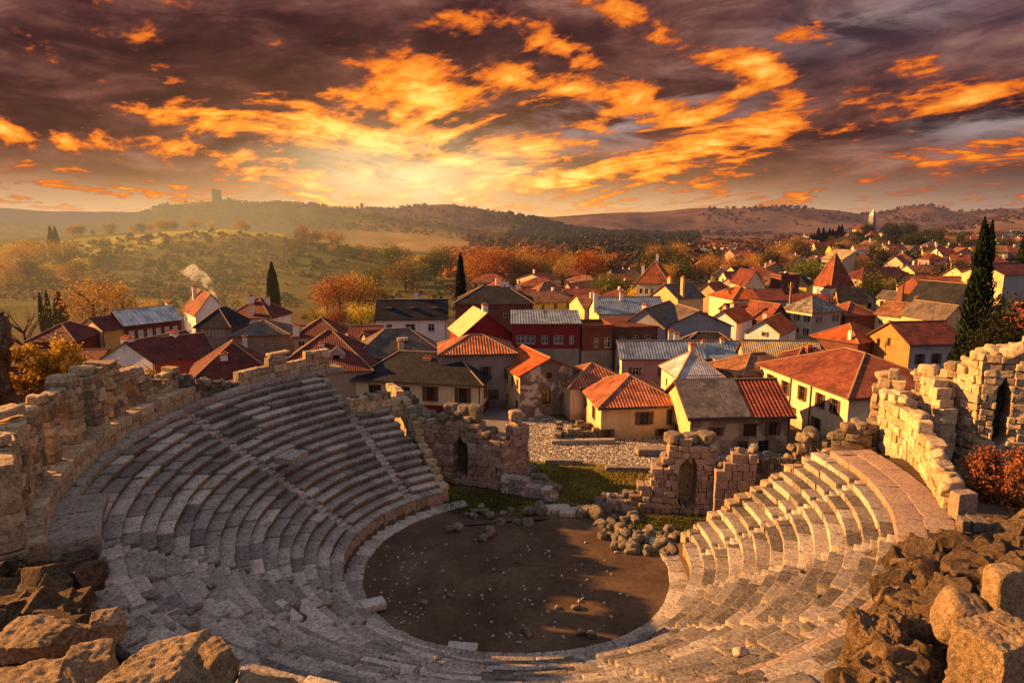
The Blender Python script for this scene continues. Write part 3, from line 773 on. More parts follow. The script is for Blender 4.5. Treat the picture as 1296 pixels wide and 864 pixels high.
ruin('tower_stump', 'warm orange plastered ruin stump between the blind arch and the right seating', 'ruined tower', (18.3, 52.8, 0), [('masonry', lambda a: masonry(a, tl_, TLn, 0, ttp, 1.7, .7, 1.2, rough=.04, tl=(.5, .7), ragged=.4), 'seatwarm'), ('loose_capping', lambda a: crest(a, tl_, TLn, ttp, 1.5, 2.2, (.2, .42)), 'rubble')])
# climbing rubble wall at the end of the right seating
cw, CW = wall_line([(20.2, 53.2), (22.0, 52.2), (24.3, 51.6), (26.5, 49.9), (28.6, 50.6)])
cwt = interp_fn([(0, 3.6), (1.2, 5.6), (1.9, 5.7), (2.2, 4.8), (3.0, 6.5), (3.9, 7.7), (4.6, 7.6), (5.0, 6.7), (6.2, 8.4), (7.4, 8.9), (8.8, 8.4), (10, 10.6)])
ruin('broken_wall', 'jagged rubble wall climbing beside the right seating towards the long cream house', 'ruined wall', (24, 51.5, 2), [('masonry', lambda a: masonry(a, cw, CW, 0, cwt, 1.3, .5, .75, rough=.09, tl=(.2, .8), ragged=1.1), 'rubble'), ('loose_capping', lambda a: crest(a, cw, CW, cwt, 1.3, 2.4, (.25, .5)), 'rubble')])
ex, EXn = wall_line([polar(99.5, 12.6), polar(99, 18), polar(99.5, 24.5)])
ruin('cheek_wall', 'rubble end wall stepping up under the right seating', 'ruined wall', (*polar(99, 18), 0), [('masonry', lambda a: masonry(a, ex, EXn, 0, interp_fn([(0, 1.1), (5.4, 4.6), (EXn, 7.4)]), .9, .5, .75, rough=.07, tl=(.3, .9), ragged=.9), 'wall')])
# big sunlit wall above the right walkway
gw, GW = wall_line([(28.9, 50.4), (28.5, 46.0), (27.7, 42.4), (26.6, 39.4), (25.6, 37.0)])
gt = interp_fn([(0, 11.2), (1.0, 11.9), (2.6, 11.3), (3.4, 10.3), (5.2, 11.0), (6.5, 10.9), (7.2, 9.6), (8.6, 10.4), (9.5, 9.5), (11.5, 9.3), (GW, 8.9)])
ruin('sunlit_wall', 'long sunlit wall of large yellow blocks along the right walkway', 'ruined wall', (27.7, 42.4, 7.3), [('masonry', lambda a: masonry(a, gw, GW, 6.9, gt, 1.0, .62, 1.0, rough=.11, tl=(.4, 1.0), ragged=1.0), 'wall'), ('loose_capping', lambda a: crest(a, gw, GW, gt, .9, .8, (.25, .45), (.5, .9)), 'wall')])
def endslab(a):
    lblock(a, (25.6, 36.0, 7.4), rotz(.18), (.62, .35, 1.75), .04, .5, n=8, m=9)
ruin('end_slab', 'upright pinkish slab ending the sunlit wall above the rubble', 'stone slab', (25.6, 36, 5.6), [('slab', endslab, 'seatwarm')])
def eface(a):
    l2, L2 = wall_line([polar(57.2, 23.6), polar(57.0, 26.9)])
    masonry(a, l2, L2, 4.6, lambda s: 7.55, .8, .4, .55, rough=.08, tl=(.2, .55))
ruin('walkway_end', 'broken dark core of the right walkway below its last paving stone', 'ruined wall', (*polar(57, 25), 4.6), [('core', eface, 'rubble')])
# crenellated back wall and the niche tower at the right edge
cr, CR = wall_line([(28.9, 52.4), (31.5, 50.8), (33.4, 48.6), (33.9, 46.6)])
crt = interp_fn([(0, 11.6), (.9, 12.4), (1.8, 12.3), (2.0, 11.0), (2.9, 11.2), (3.1, 13.0), (4.2, 13.2), (4.5, 12.2), (5.0, 13.8), (6.2, 14.2), (6.6, 14.0), (7.4, 14.9), (CR, 15.1)])
ruin('ruined_wall', 'crenellated broken wall with shadowed buttresses behind the sunlit wall', 'ruined wall', (32, 50, 7.5), [('masonry', lambda a: masonry(a, cr, CR, 6.0, crt, 1.5, .6, .95, rough=.12, tl=(.3, .95), ragged=1.1), 'wall'), ('loose_capping', lambda a: crest(a, cr, CR, crt, 1.4, 1.1, (.3, .55), (.5, .9)), 'wall')])
for (x, y, zt, w) in ((29.6, 48.9, 11.8, .55), (31.4, 47.9, 12.8, .6)):
    l2, L2 = wall_line([(x, y+1.6), (x+.35, y-.9)])
    ruin('buttress', 'square block buttress %s' % ('with a stepped top nearest the sunlit wall' if x < 30 else 'standing taller beside the niche tower'), 'buttress', (x, y, 7), [('masonry', lambda a: masonry(a, l2, L2, 6.4, interp_fn([(0, zt), (1.6, zt-.2), (1.8, zt-1.6), (2.5, zt-2.0)]), w*2, .65, .9, rough=.08, tl=(.5, .95)), 'wall')])
tw, TW = wall_line([(33.7, 47.2), (36.2, 46.2), (40.5, 45.6)])
twt = interp_fn([(0, 14.9), (1.0, 15.3), (1.8, 15.1), (2.0, 15.9), (3.0, 16.1), (3.3, 14.4), (4.4, 14.2), (5.0, 15.0), (TW, 14.8)])
def twback(a): lblock(a, (35.0, 47.75, 11), rotz(-.38), (1.0, .12, 3), .02, .2)
ruin('niche_tower', 'tall golden ruin with a narrow arched niche at the right edge', 'ruined tower', (36, 46.3, 7.5), [('masonry', lambda a: masonry(a, tw, TW, 6.2, twt, 1.7, .46, .95, [(1.35, .42, 8.7, 12.6)], rough=.10, tl=(.4, 1.0), ragged=1.0), 'wall'), ('niche_back', twback, 'rubble'), ('loose_capping', lambda a: crest(a, tw, TW, twt, 1.4, 1.0, (.3, .55), (.5, .9)), 'wall')])

# ------------------------------------------------------------------ foreground stones and outcrops
def rock_mesh(name, size, seed, m=9, n=14, amp=.12, cuts=9, mat='rock', pit=.02, step=0.0):
    rs = np.random.RandomState(seed); v, f = cube_grid(n); v = squash(v, m)
    for k in range(cuts):
        d = rs.normal(size=3); d /= np.linalg.norm(d); d[2] = abs(d[2])*.6; d /= np.linalg.norm(d)
        lim = rs.uniform(.82, 1.15); q = v@d; over = np.maximum(q-lim, 0); v = v-over[:, None]*d
    V = v*np.asarray(size); o = rs.rand(3)*40; nn = v/np.linalg.norm(v, axis=1)[:, None]
    V = V+vfbm(V*.7+o, 4)*amp*2
    V = V+nn*(-np.abs(fbm(V*2.6+o, 4))[:, None]*pit*7+np.minimum(fbm(V*7+o, 3), .1)[:, None]*pit*3)
    me = mesh_from(name, V, f, (M[mat],), np.clip(.5+fbm(V*.8+o, 3)*.5, 0, 1), smooth=True)
    return me
def rock(name, label, cat, loc, size, rz=0, tx=0, ty=0, seed=1, **k):
    me = rock_mesh(name, size, seed, **k); o = new_obj(name, me); o.location = [float(q) for q in loc]; o.rotation_euler = (tx, ty, rz)
    return tag(o, label, cat)
def at(u, v, z, dz=0): p = P(u, v, z); return (p[0], p[1], z+dz)
S, B = 'stone block', 'boulder'
rock('stone_block', 'huge sunlit slab with a golden pitted top in the near left corner', S, at(185, 850, 13.6, -.75), (1.45, 1.05, .85), .32, .1, -.05, 3, n=60, m=14, amp=.10)
rock('stone_block', 'dark shaded block wedged against the left end of the golden slab', S, at(112, 838, 13.3, -.6), (.75, .9, .75), .5, .05, .1, 4, n=34, m=12)
rock('stone_block', 'upright rust-brown block right of the golden slab, its top catching the sun', S, at(272, 842, 13.4, -.55), (.52, .7, .85), -.15, -.05, .1, 5, n=40, m=12)
rock('stone_block', 'small square block standing on the long dark ledge', S, at(133, 790, 12.6, -.1), (.42, .4, .42), .3, .05, 0, 6, n=30, m=12, amp=.06)
rock('stone_block', 'long dark ledge stone in the bottom left corner with a sunlit crust', S, at(35, 850, 13.2, -.9), (1.7, .9, 1.0), -.08, .06, .03, 7, n=50, m=12)
rock('stone_block', 'flat dark stone lying on top of the corner ledge', S, at(50, 800, 12.8, -.1), (1.1, .7, .38), .12, .05, .05, 8, n=40, m=12)
rock('boulder', 'low sunlit boulder at the bottom edge right of the rust-brown block', B, at(340, 862, 13.0, -.55), (.9, .6, .5), .1, .1, .1, 9, n=34)
rock('boulder', 'dark jagged boulder under the lowest sunlit rows at the bottom edge', B, at(402, 872, 12.2, -.5), (.7, .5, .4), .6, 0, 0, 10, n=16)
def nleft(a):
    for k in range(46):
        u = RS.uniform(-20, 112); v = RS.uniform(702, 800); z = 10.2+RS.uniform(-.3, .3)
        p = P(u, v, z); s = RS.uniform(.25, .62)
        lblock(a, (p[0], p[1], z-.2), rotz(RS.rand()*6, RS.normal()*.25, RS.normal()*.25), (s*1.3, s, s*.7), .1, RS.uniform(.05, .5), n=8, m=8)
ruin('rubble_heap', 'dark heap of tumbled stones below the landing slab at the left', 'rubble heap', at(60, 750, 9.6), [('stones', nleft, 'crag')])
def nl2(a):
    l2, L2 = wall_line([P2(62, 706, 10), P2(40, 740, 10.4), P2(-40, 800, 11)])
    masonry(a, l2, L2, 8.4, lambda s: 10.4-.08*s, 1.0, .5, .8, rough=.1, tl=(.1, .5))
ruin('broken_wall', 'shadowed wall remnant behind the heap of tumbled stones at left', 'ruined wall', at(30, 740, 9), [('masonry', nl2, 'rubble')])
# right-hand outcrop
def outcrop(a):
    for k in range(170):
        t = RS.rand(); u = 1172-60*t+RS.uniform(-30, 34); v = 690+178*t+RS.uniform(-8, 8); z = 8.0+2.0*t+RS.uniform(-.3, .5)
        p = P(u, v, z); s = RS.uniform(.22, .62)
        lblock(a, (p[0], p[1], z-.25), rotz(RS.rand()*6, RS.normal()*.35, RS.normal()*.35), (s*1.2, s, s*.85), .16, RS.uniform(.05, .65), n=9, m=8)
ruin('masonry_outcrop', 'rough dark rubble outcrop beside the right seating in the near right', 'masonry outcrop', at(1140, 800, 8), [('rubble_core', outcrop, 'crag')])
rock('outcrop_face', 'tall pitted rock face with a sunlit left edge at the bottom right', 'rock', at(1125, 800, 10.4, -1.4), (.95, 1.1, 1.7), .25, 0, 0, 21, n=60, m=8, amp=.3, cuts=7, mat='crag', pit=.07)
rock('outcrop_face', 'lumpy dark rock beside the orange earth pocket', 'rock', at(1165, 800, 10.2, -1.0), (.6, .8, 1.1), -.2, 0, 0, 22, n=50, m=8, amp=.26, cuts=6, mat='crag', pit=.07)
rock('outcrop_face', 'low dark rock at the bottom edge under the orange earth', 'rock', at(1140, 864, 11.2, -.7), (.8, .6, .6), .2, 0, 0, 23, n=40, m=8, amp=.2, mat='crag', pit=.06)
rock('column_drum', 'fallen rounded column drum beside the tall near pillar', 'column drum', at(1216, 778, 11.4, -.1), (.62, .75, .72), -.35, .15, .25, 24, n=44, m=5, amp=.05, cuts=0, pit=.008)
rock('stone_slab', 'upright round-topped stone standing behind the fallen drum', 'standing stone', at(1268, 770, 11.6, .35), (.55, .4, 1.05), .1, -.05, 0, 25, n=40, m=6, amp=.05, cuts=0, pit=.009)
rock('stone_pillar', 'massive near pillar with lit left face and shadowed front at the bottom right', 'stone pillar', at(1268, 800, 13.0, -1.75), (.98, .8, 1.85), .30, 0, .0, 26, n=70, m=30, amp=.08, cuts=0, pit=.02)
def rback(a):
    for k in range(75):
        u = RS.uniform(1185, 1330); v = RS.uniform(655, 770); z = 8.2+(v-655)/110*1.8
        p = P(u, v, z); s = RS.uniform(.3, .7)
        lblock(a, (p[0], p[1], z-.35), rotz(RS.rand()*6, RS.normal()*.3, RS.normal()*.3), (s*1.2, s, s*.8), .14, RS.uniform(.02, .45), n=8, m=8)
ruin('rubble_heap', 'dark rubble slope below the rusty ivy at the right edge', 'rubble heap', at(1250, 720, 8), [('stones', rback, 'crag')])
def rw3(a):
    l2, L2 = wall_line([P2(1212, 668, 8.2), P2(1330, 668, 8.6)])
    masonry(a, l2, L2, 5.6, lambda s: 8.6+.3*sin(s*2), .9, .5, .8, rough=.1, tl=(.1, .5))
ruin('broken_wall', 'low dark wall of rough stones under the rusty ivy', 'ruined wall', at(1260, 668, 6), [('masonry', rw3, 'rubble')])
# dark rock mass rising behind the yellow bush, far left
rock('rock_outcrop', 'big dark shaded rock mass behind the yellow bush at the left edge', 'rock', tuple(PD(-30, 505, 42)+np.array([0, 0, 0])), (2.3, 2.2, 5.2), .3, 0, .15, 31, n=60, m=6, amp=.8, cuts=12, mat='crag', pit=.06)

# ------------------------------------------------------------------ floor sheets
def circ(r, a0, a1, n=30): return [polar(a, r) for a in np.linspace(a0, a1, n)]
sheet('dirt_floor', circ(11.3, -180, 174, 44), .006, M['dirt'])
sheet('earth_margin', [P2(556, 668, 0), P2(545, 640, 0), P2(640, 618, 0), P2(700, 636, 0), P2(815, 640, 0), P2(905, 655, 0), P2(890, 700, 0), P2(800, 690, 0), P2(650, 660, 0)], .012, M['dirt'], wav=.4)
gs = sheet('grass', [P2(655, 600, 0), P2(665, 582, 0), P2(720, 585, 0), P2(800, 590, 0), P2(850, 596, 0), P2(835, 640, 0), P2(780, 642, 0), P2(700, 640, 0)], .03, M['grass'], wav=.5)
sheet('grass_margin', [P2(560, 640, 0), P2(560, 612, 0), P2(640, 625, 0), P2(700, 645, 0), P2(640, 652, 0)], .022, M['grass'], wav=.5)
sheet('grass_margin', [P2(770, 672, 0), P2(815, 652, 0), P2(900, 655, 0), P2(880, 690, 0), P2(855, 708, 0), P2(810, 695, 0)], .022, M['grass'], wav=.5)
sheet('cobbled_street', [P2(600, 610, 0), P2(590, 560, 0), P2(628, 508, 0), P2(660, 508, 0), P2(700, 528, 0), P2(745, 540, 0), P2(930, 545, 0), P2(1000, 600, 0), P2(900, 606, 0), P2(655, 596, 0)], .018, M['cobble'])
sheet('alley', [P2(600, 560, 0), P2(616, 470, 0), P2(650, 470, 0), P2(668, 530, 0), P2(640, 545, 0)], .024, M['alley'])
sheet('sunlit_path', [polar(-117, 27.2), polar(-109, 27.2), polar(-109, 31), polar(-117, 31)], 10.28, M['alley'])

# individual loose stones
SM = [rock_mesh('loose_stone', (.5*a, .4*b, .33*c), 50+i, m=3, n=7, amp=.09, cuts=3, mat='rubble', pit=.01) for i, (a, b, c) in enumerate(((1, 1, 1), (1.2, .8, .9), (.8, 1, 1), (1, .9, .7), (1.3, 1, .8), (.9, .8, 1.1)))]
PM = [rock_mesh('pebble', (.5*a, .4*b, .3*c), 80+i, m=3, n=4, amp=.09, cuts=2, mat='pale', pit=.01) for i, (a, b, c) in enumerate(((1, 1, 1), (1.2, .8, .9), (.8, 1, 1), (1, .9, .7), (1.3, 1, .8), (.9, .8, 1.1)))]
def stones(pts, label, group, sc=1.0, zf=lambda u, v: 0, jit=0, name='loose_stone'):
    for (u, v, s) in pts:
        p = P(u, v, zf(u, v)); o = new_obj(name, (PM if name == 'pebble' else SM)[RS.randint(6)]); q = s*sc
        o.location = (p[0], p[1], zf(u, v)+.24*q); o.scale = (q, q, q); o.rotation_euler = (RS.normal()*.2, RS.normal()*.2, RS.rand()*6)
        tag(o, label, 'stone', group)
stones([(601, 648, 1), (609, 644, 1), (600, 655, .9), (613, 649, 1), (619, 655, 1.1), (634, 663, 1), (638, 651, .9), (647, 648, .9), (654, 662, 1), (668, 664, 1.3), (590, 652, .7)], 'loose grey stone scattered along the back edge of the dirt floor', 'stones along the back of the dirt floor', .75)
stones([(570, 672, .8), (581, 671, 1), (620, 676, 1), (611, 684, .8)], 'rounded stone lying by itself on the dirt floor near the left seats', 'lone stones on the dirt floor')
heap = [(RS.uniform(755, 812), RS.uniform(650, 700)) for _ in range(44)]+[(RS.uniform(800, 858), RS.uniform(672, 712)) for _ in range(34)]
heap = [(u, v, RS.uniform(.5, 1.0)) for u, v in heap if v > 645+(u-755)*.25 and v < 690+(u-755)*.28]
stones(heap, 'rounded stone in the heap between the dirt floor and the blind arch', 'stones heaped right of the dirt floor')
stones([(757+RS.uniform(-3, 3), 640, 1.6), (768, 645, 1.5), (780, 640, 1.7), (790, 648, 1.3), (775, 634, 1.5), (795, 636, 1.6), (806, 643, 1.3), (785, 630, 1.5), (812, 634, 1.4), (800, 655, 1.2), (766, 632, 1.4)], 'large block in the bank against the foot of the stepped wall', 'blocks banked against the stepped wall', .8)
stones([(652+k*8+RS.uniform(-3, 3), 588+k*6+RS.uniform(-5, 5), RS.uniform(.9, 1.5)) for k in range(7)]+[(640+k*9, 598+k*4+RS.uniform(-4, 4), RS.uniform(1, 1.5)) for k in range(8)], 'tumbled block on the bank beside the arched niche', 'blocks beside the arched niche')
stones([(u, 652+RS.uniform(-3, 3), s) for u, s in ((672, 1.2), (684, 1.5), (742, 1.3), (752, 1.5), (735, 1.1))], 'kerb stone in the broken line between dirt floor and grass', 'kerb stones of the stage')
stones([(500+RS.normal()*22, 690+RS.rand()*100, RS.uniform(.1, .2)) for _ in range(60)]+[(RS.uniform(560, 800), RS.uniform(670, 815), RS.uniform(.1, .26)) for _ in range(80)], 'small pale pebble on the dirt floor', 'pebbles on the dirt floor', name='pebble')
stones([(730, 770, .5), (735, 802, .55), (748, 806, .6), (665, 800, .5), (670, 806, .4), (705, 770, .4), (536, 765, .5), (640, 757, .35), (570, 755, .4), (700, 730, .35), (625, 722, .35)], 'small grey stone in the middle of the dirt floor', 'small stones in the middle of the dirt floor')
def slab_(name, label, u, v, hx, hy, hz, a, tn=.75):
    p = P(u, v, 0); ac = Acc(); lblock(ac, (0, 0, hz), rotz(a), (hx, hy, hz), .05, tn, n=5, m=7); o = ac.build(name, M['seat']); o.location = (p[0], p[1], 0); tag(o, label, 'stone slab')
slab_('sill_slab', 'broad flat sill slab in the gap between the stage ruins, westernmost', 702, 647, 1.3, .65, .2, .06)
slab_('sill_slab', 'middle flat slab of the stage sill, split at one corner', 722, 650, .9, .7, .17, -.1, .8)
slab_('sill_slab', 'flat sill slab next to the heap of rounded stones', 745, 647, 1.0, .6, .18, .0, .7)
slab_('fallen_beam', 'long low stone beam lying on the edge of the grass', 714, 587, 1.9, .35, .25, -.08, .4)
slab_('fallen_beam', 'long weathered beam lying where cobbles meet the sunlit grass', 795, 596, 2.3, .35, .25, -.06, .3)
slab_('fallen_beam', 'shaded stone bench on the cobbles near the stone house', 824, 574, 1.6, .8, .35, .03, .3)
slab_('stone_beam', 'straight pale stone beam on the cobbles before the yellow house', 738, 561, 3.6, .3, .25, .06, .7)
for (u0, v0, u1, v1, h, lb) in ((706, 561, 708, 545, 1.0, 'short upright stub wall left of the yellow house yard'), (712, 556, 765, 553, 1.0, 'low rubble foundation wall in front of the yellow house'), (722, 545, 760, 541, .8, 'low broken wall at the foot of the yellow house')):
    l2, L2 = wall_line([P2(u0, v0, 0), P2(u1, v1, 0)])
    ruin('low_wall', lb, 'low wall', (*P2(u0, v0, 0), 0), [('masonry', lambda a: masonry(a, l2, L2, 0, lambda s: h+.15*sin(s*2), .7, .4, .7, rough=.07, tl=(.3, .8)), 'rubble')])
# ------------------------------------------------------------------ houses
def quad_mesh(polys, mats=None, parent=None, name='part', uvs=None, mi=None, tint=None):
    V = []; Fc = []
    for p in polys: Fc.append(list(range(len(V), len(V)+len(p)))); V += [tuple(q) for q in p]
    me = mesh_from(name, np.array(V), Fc, mats or (), uv=None if uvs is None else np.array([q for u in uvs for q in u]), mi=mi)
    return new_obj(name, me, parent)
def boxp(c, h, a=0.0):
    """six quads of a box, centre c, half sizes h, turned by a round z"""
    ca, sa = cos(a), sin(a); P_ = []
    def q(x, y, z): return (c[0]+x*h[0]*ca-y*h[1]*sa, c[1]+x*h[0]*sa+y*h[1]*ca, c[2]+z*h[2])
    for f in (((-1, -1, -1), (-1, 1, -1), (1, 1, -1), (1, -1, -1)), ((-1, -1, 1), (1, -1, 1), (1, 1, 1), (-1, 1, 1)), ((-1, -1, -1), (1, -1, -1), (1, -1, 1), (-1, -1, 1)),
              ((1, 1, -1), (-1, 1, -1), (-1, 1, 1), (1, 1, 1)), ((-1, 1, -1), (-1, -1, -1), (-1, -1, 1), (-1, 1, 1)), ((1, -1, -1), (1, 1, -1), (1, 1, 1), (1, -1, 1))):
        P_.append([q(*k) for k in f])
    return P_
def facade(w, z0, z1, wins, dep=.2):
    """wall panel in (s, z) with real openings; returns quads as (s, depth, z)"""
    xs = sorted(set([-w/2, w/2]+[x-a/2 for x, z, a, h in wins]+[x+a/2 for x, z, a, h in wins]))
    zs = sorted(set([z0, z1]+[z-h/2 for x, z, a, h in wins]+[z+h/2 for x, z, a, h in wins]))
    out = []
    for i in range(len(xs)-1):
        for j in range(len(zs)-1):
            mx, mz = (xs[i]+xs[i+1])/2, (zs[j]+zs[j+1])/2
            if any(abs(mx-x) < a/2 and abs(mz-z) < h/2 for x, z, a, h in wins): continue
            out.append([(xs[i], 0, zs[j]), (xs[i+1], 0, zs[j]), (xs[i+1], 0, zs[j+1]), (xs[i], 0, zs[j+1])])
    for x, z, a, h in wins:
        l, r, b, t = x-a/2, x+a/2, z-h/2, z+h/2
        out += [[(l, 0, b), (l, 0, t), (l, dep, t), (l, dep, b)], [(r, 0, t), (r, 0, b), (r, dep, b), (r, dep, t)], [(l, 0, b), (l, dep, b), (r, dep, b), (r, 0, b)], [(l, 0, t), (r, 0, t), (r, dep, t), (l, dep, t)]]
    return out
SIDES = {'front': (0, -1), 'back': (0, 1), 'left': (-1, 0), 'right': (1, 0)}
def side_xf(side, w, d):
    if side == 'front': return lambda s, n, z: (s, -d/2+n, z)
    if side == 'back': return lambda s, n, z: (-s, d/2-n, z)
    if side == 'left': return lambda s, n, z: (-w/2+n, -s, z)
    return lambda s, n, z: (w/2-n, s, z)
def roof_polys(kind, w, d, ze, rise_, o):
    """list of sloping faces, eave edge first"""
    W, D_ = w/2+o, d/2+o
    if kind in ('gable_x', 'gable_y'):
        a, b = (W, D_) if kind == 'gable_x' else (D_, W)
        hd = (d if kind == 'gable_x' else w)/2; sl = rise_/hd; zl = ze-sl*o; zt = ze+rise_
        P_ = [[(-a, -b, zl), (a, -b, zl), (a, 0, zt), (-a, 0, zt)], [(a, b, zl), (-a, b, zl), (-a, 0, zt), (a, 0, zt)]]
        rd = [((-a, 0, zt), (a, 0, zt))]
        if kind == 'gable_y': rot = lambda p: (-p[1], p[0], p[2]); P_ = [[rot(q) for q in p] for p in P_]; rd = [tuple(rot(q) for q in r) for r in rd]
        return P_, rd
    if kind in ('hip', 'pyramid'):
        swap = d > w; a, b = (D_, W) if swap else (W, D_); hd = min(w, d)/2; sl = rise_/hd; zl = ze-sl*o; zt = ze+rise_
        r = 0 if kind == 'pyramid' else max(a-b, 0)
        if r < .05:
            A = (0, 0, zt); c = [(-a, -b, zl), (a, -b, zl), (a, b, zl), (-a, b, zl)]
            P_ = [[c[i], c[(i+1) % 4], A] for i in range(4)]; rd = [(q, A) for q in c]
        else:
            A, B_ = (-r, 0, zt), (r, 0, zt); c = [(-a, -b, zl), (a, -b, zl), (a, b, zl), (-a, b, zl)]
            P_ = [[c[0], c[1], B_, A], [c[1], c[2], B_], [c[2], c[3], A, B_], [c[3], c[0], A]]
            rd = [(A, B_), (c[0], A), (c[3], A), (c[1], B_), (c[2], B_)]
        if swap: rot = lambda p: (-p[1], p[0], p[2]); P_ = [[rot(q) for q in p] for p in P_]; rd = [tuple(rot(q) for q in r_) for r_ in rd]
        return P_, rd
    if kind == 'shed':
        P_ = [[(-W, -D_, ze-rise_*o/d), (W, -D_, ze-rise_*o/d), (W, D_, ze+rise_*(1+o/d)), (-W, D_, ze+rise_*(1+o/d))]]
        return P_, []
    if kind == 'flat':
        return [[(-W, -D_, ze+.12), (W, -D_, ze+.12), (W, D_, ze+.14), (-W, D_, ze+.14)]], []
def slab_roof(P_, t=.16):
    polys = []; uvs = []; mi = []
    for p in P_:
        p = [np.array(q, float) for q in p]; e = p[1]-p[0]; e /= np.linalg.norm(e); nn = np.cross(p[1]-p[0], p[-1]-p[0]); nn /= np.linalg.norm(nn); s_ = np.cross(nn, e)
        uv = [((q-p[0])@e+p[0]@e, (q-p[0])@s_) for q in p]
        polys.append([tuple(q) for q in p]); uvs.append(uv); mi.append(0)
        lo = [q-np.array([0, 0, t]) for q in p]
        polys.append([tuple(q) for q in lo[::-1]]); uvs.append([(0, 0)]*len(p)); mi.append(1)
        for i in range(len(p)):
            j = (i+1) % len(p); polys.append([tuple(lo[i]), tuple(lo[j]), tuple(p[j]), tuple(p[i])]); uvs.append([(0, 0)]*4); mi.append(1)
    return polys, uvs, mi
def beam(p, q, wd, h):
    p, q = np.array(p, float), np.array(q, float); d = q-p; L = np.linalg.norm(d); d /= L; s = np.cross(d, [0, 0, 1]); s /= max(np.linalg.norm(s), 1e-6); u = np.cross(s, d)
    o = []
    prof = [(-wd, 0), (-wd*.55, h), (wd*.55, h), (wd, 0)]
    a = [p+s*x+u*y for x, y in prof]; b = [q+s*x+u*y for x, y in prof]
    for i in range(3): o.append([a[i], b[i], b[i+1], a[i+1]])
    o.append(a[::-1]); o.append(b)
    return [[tuple(x) for x in f] for f in o]

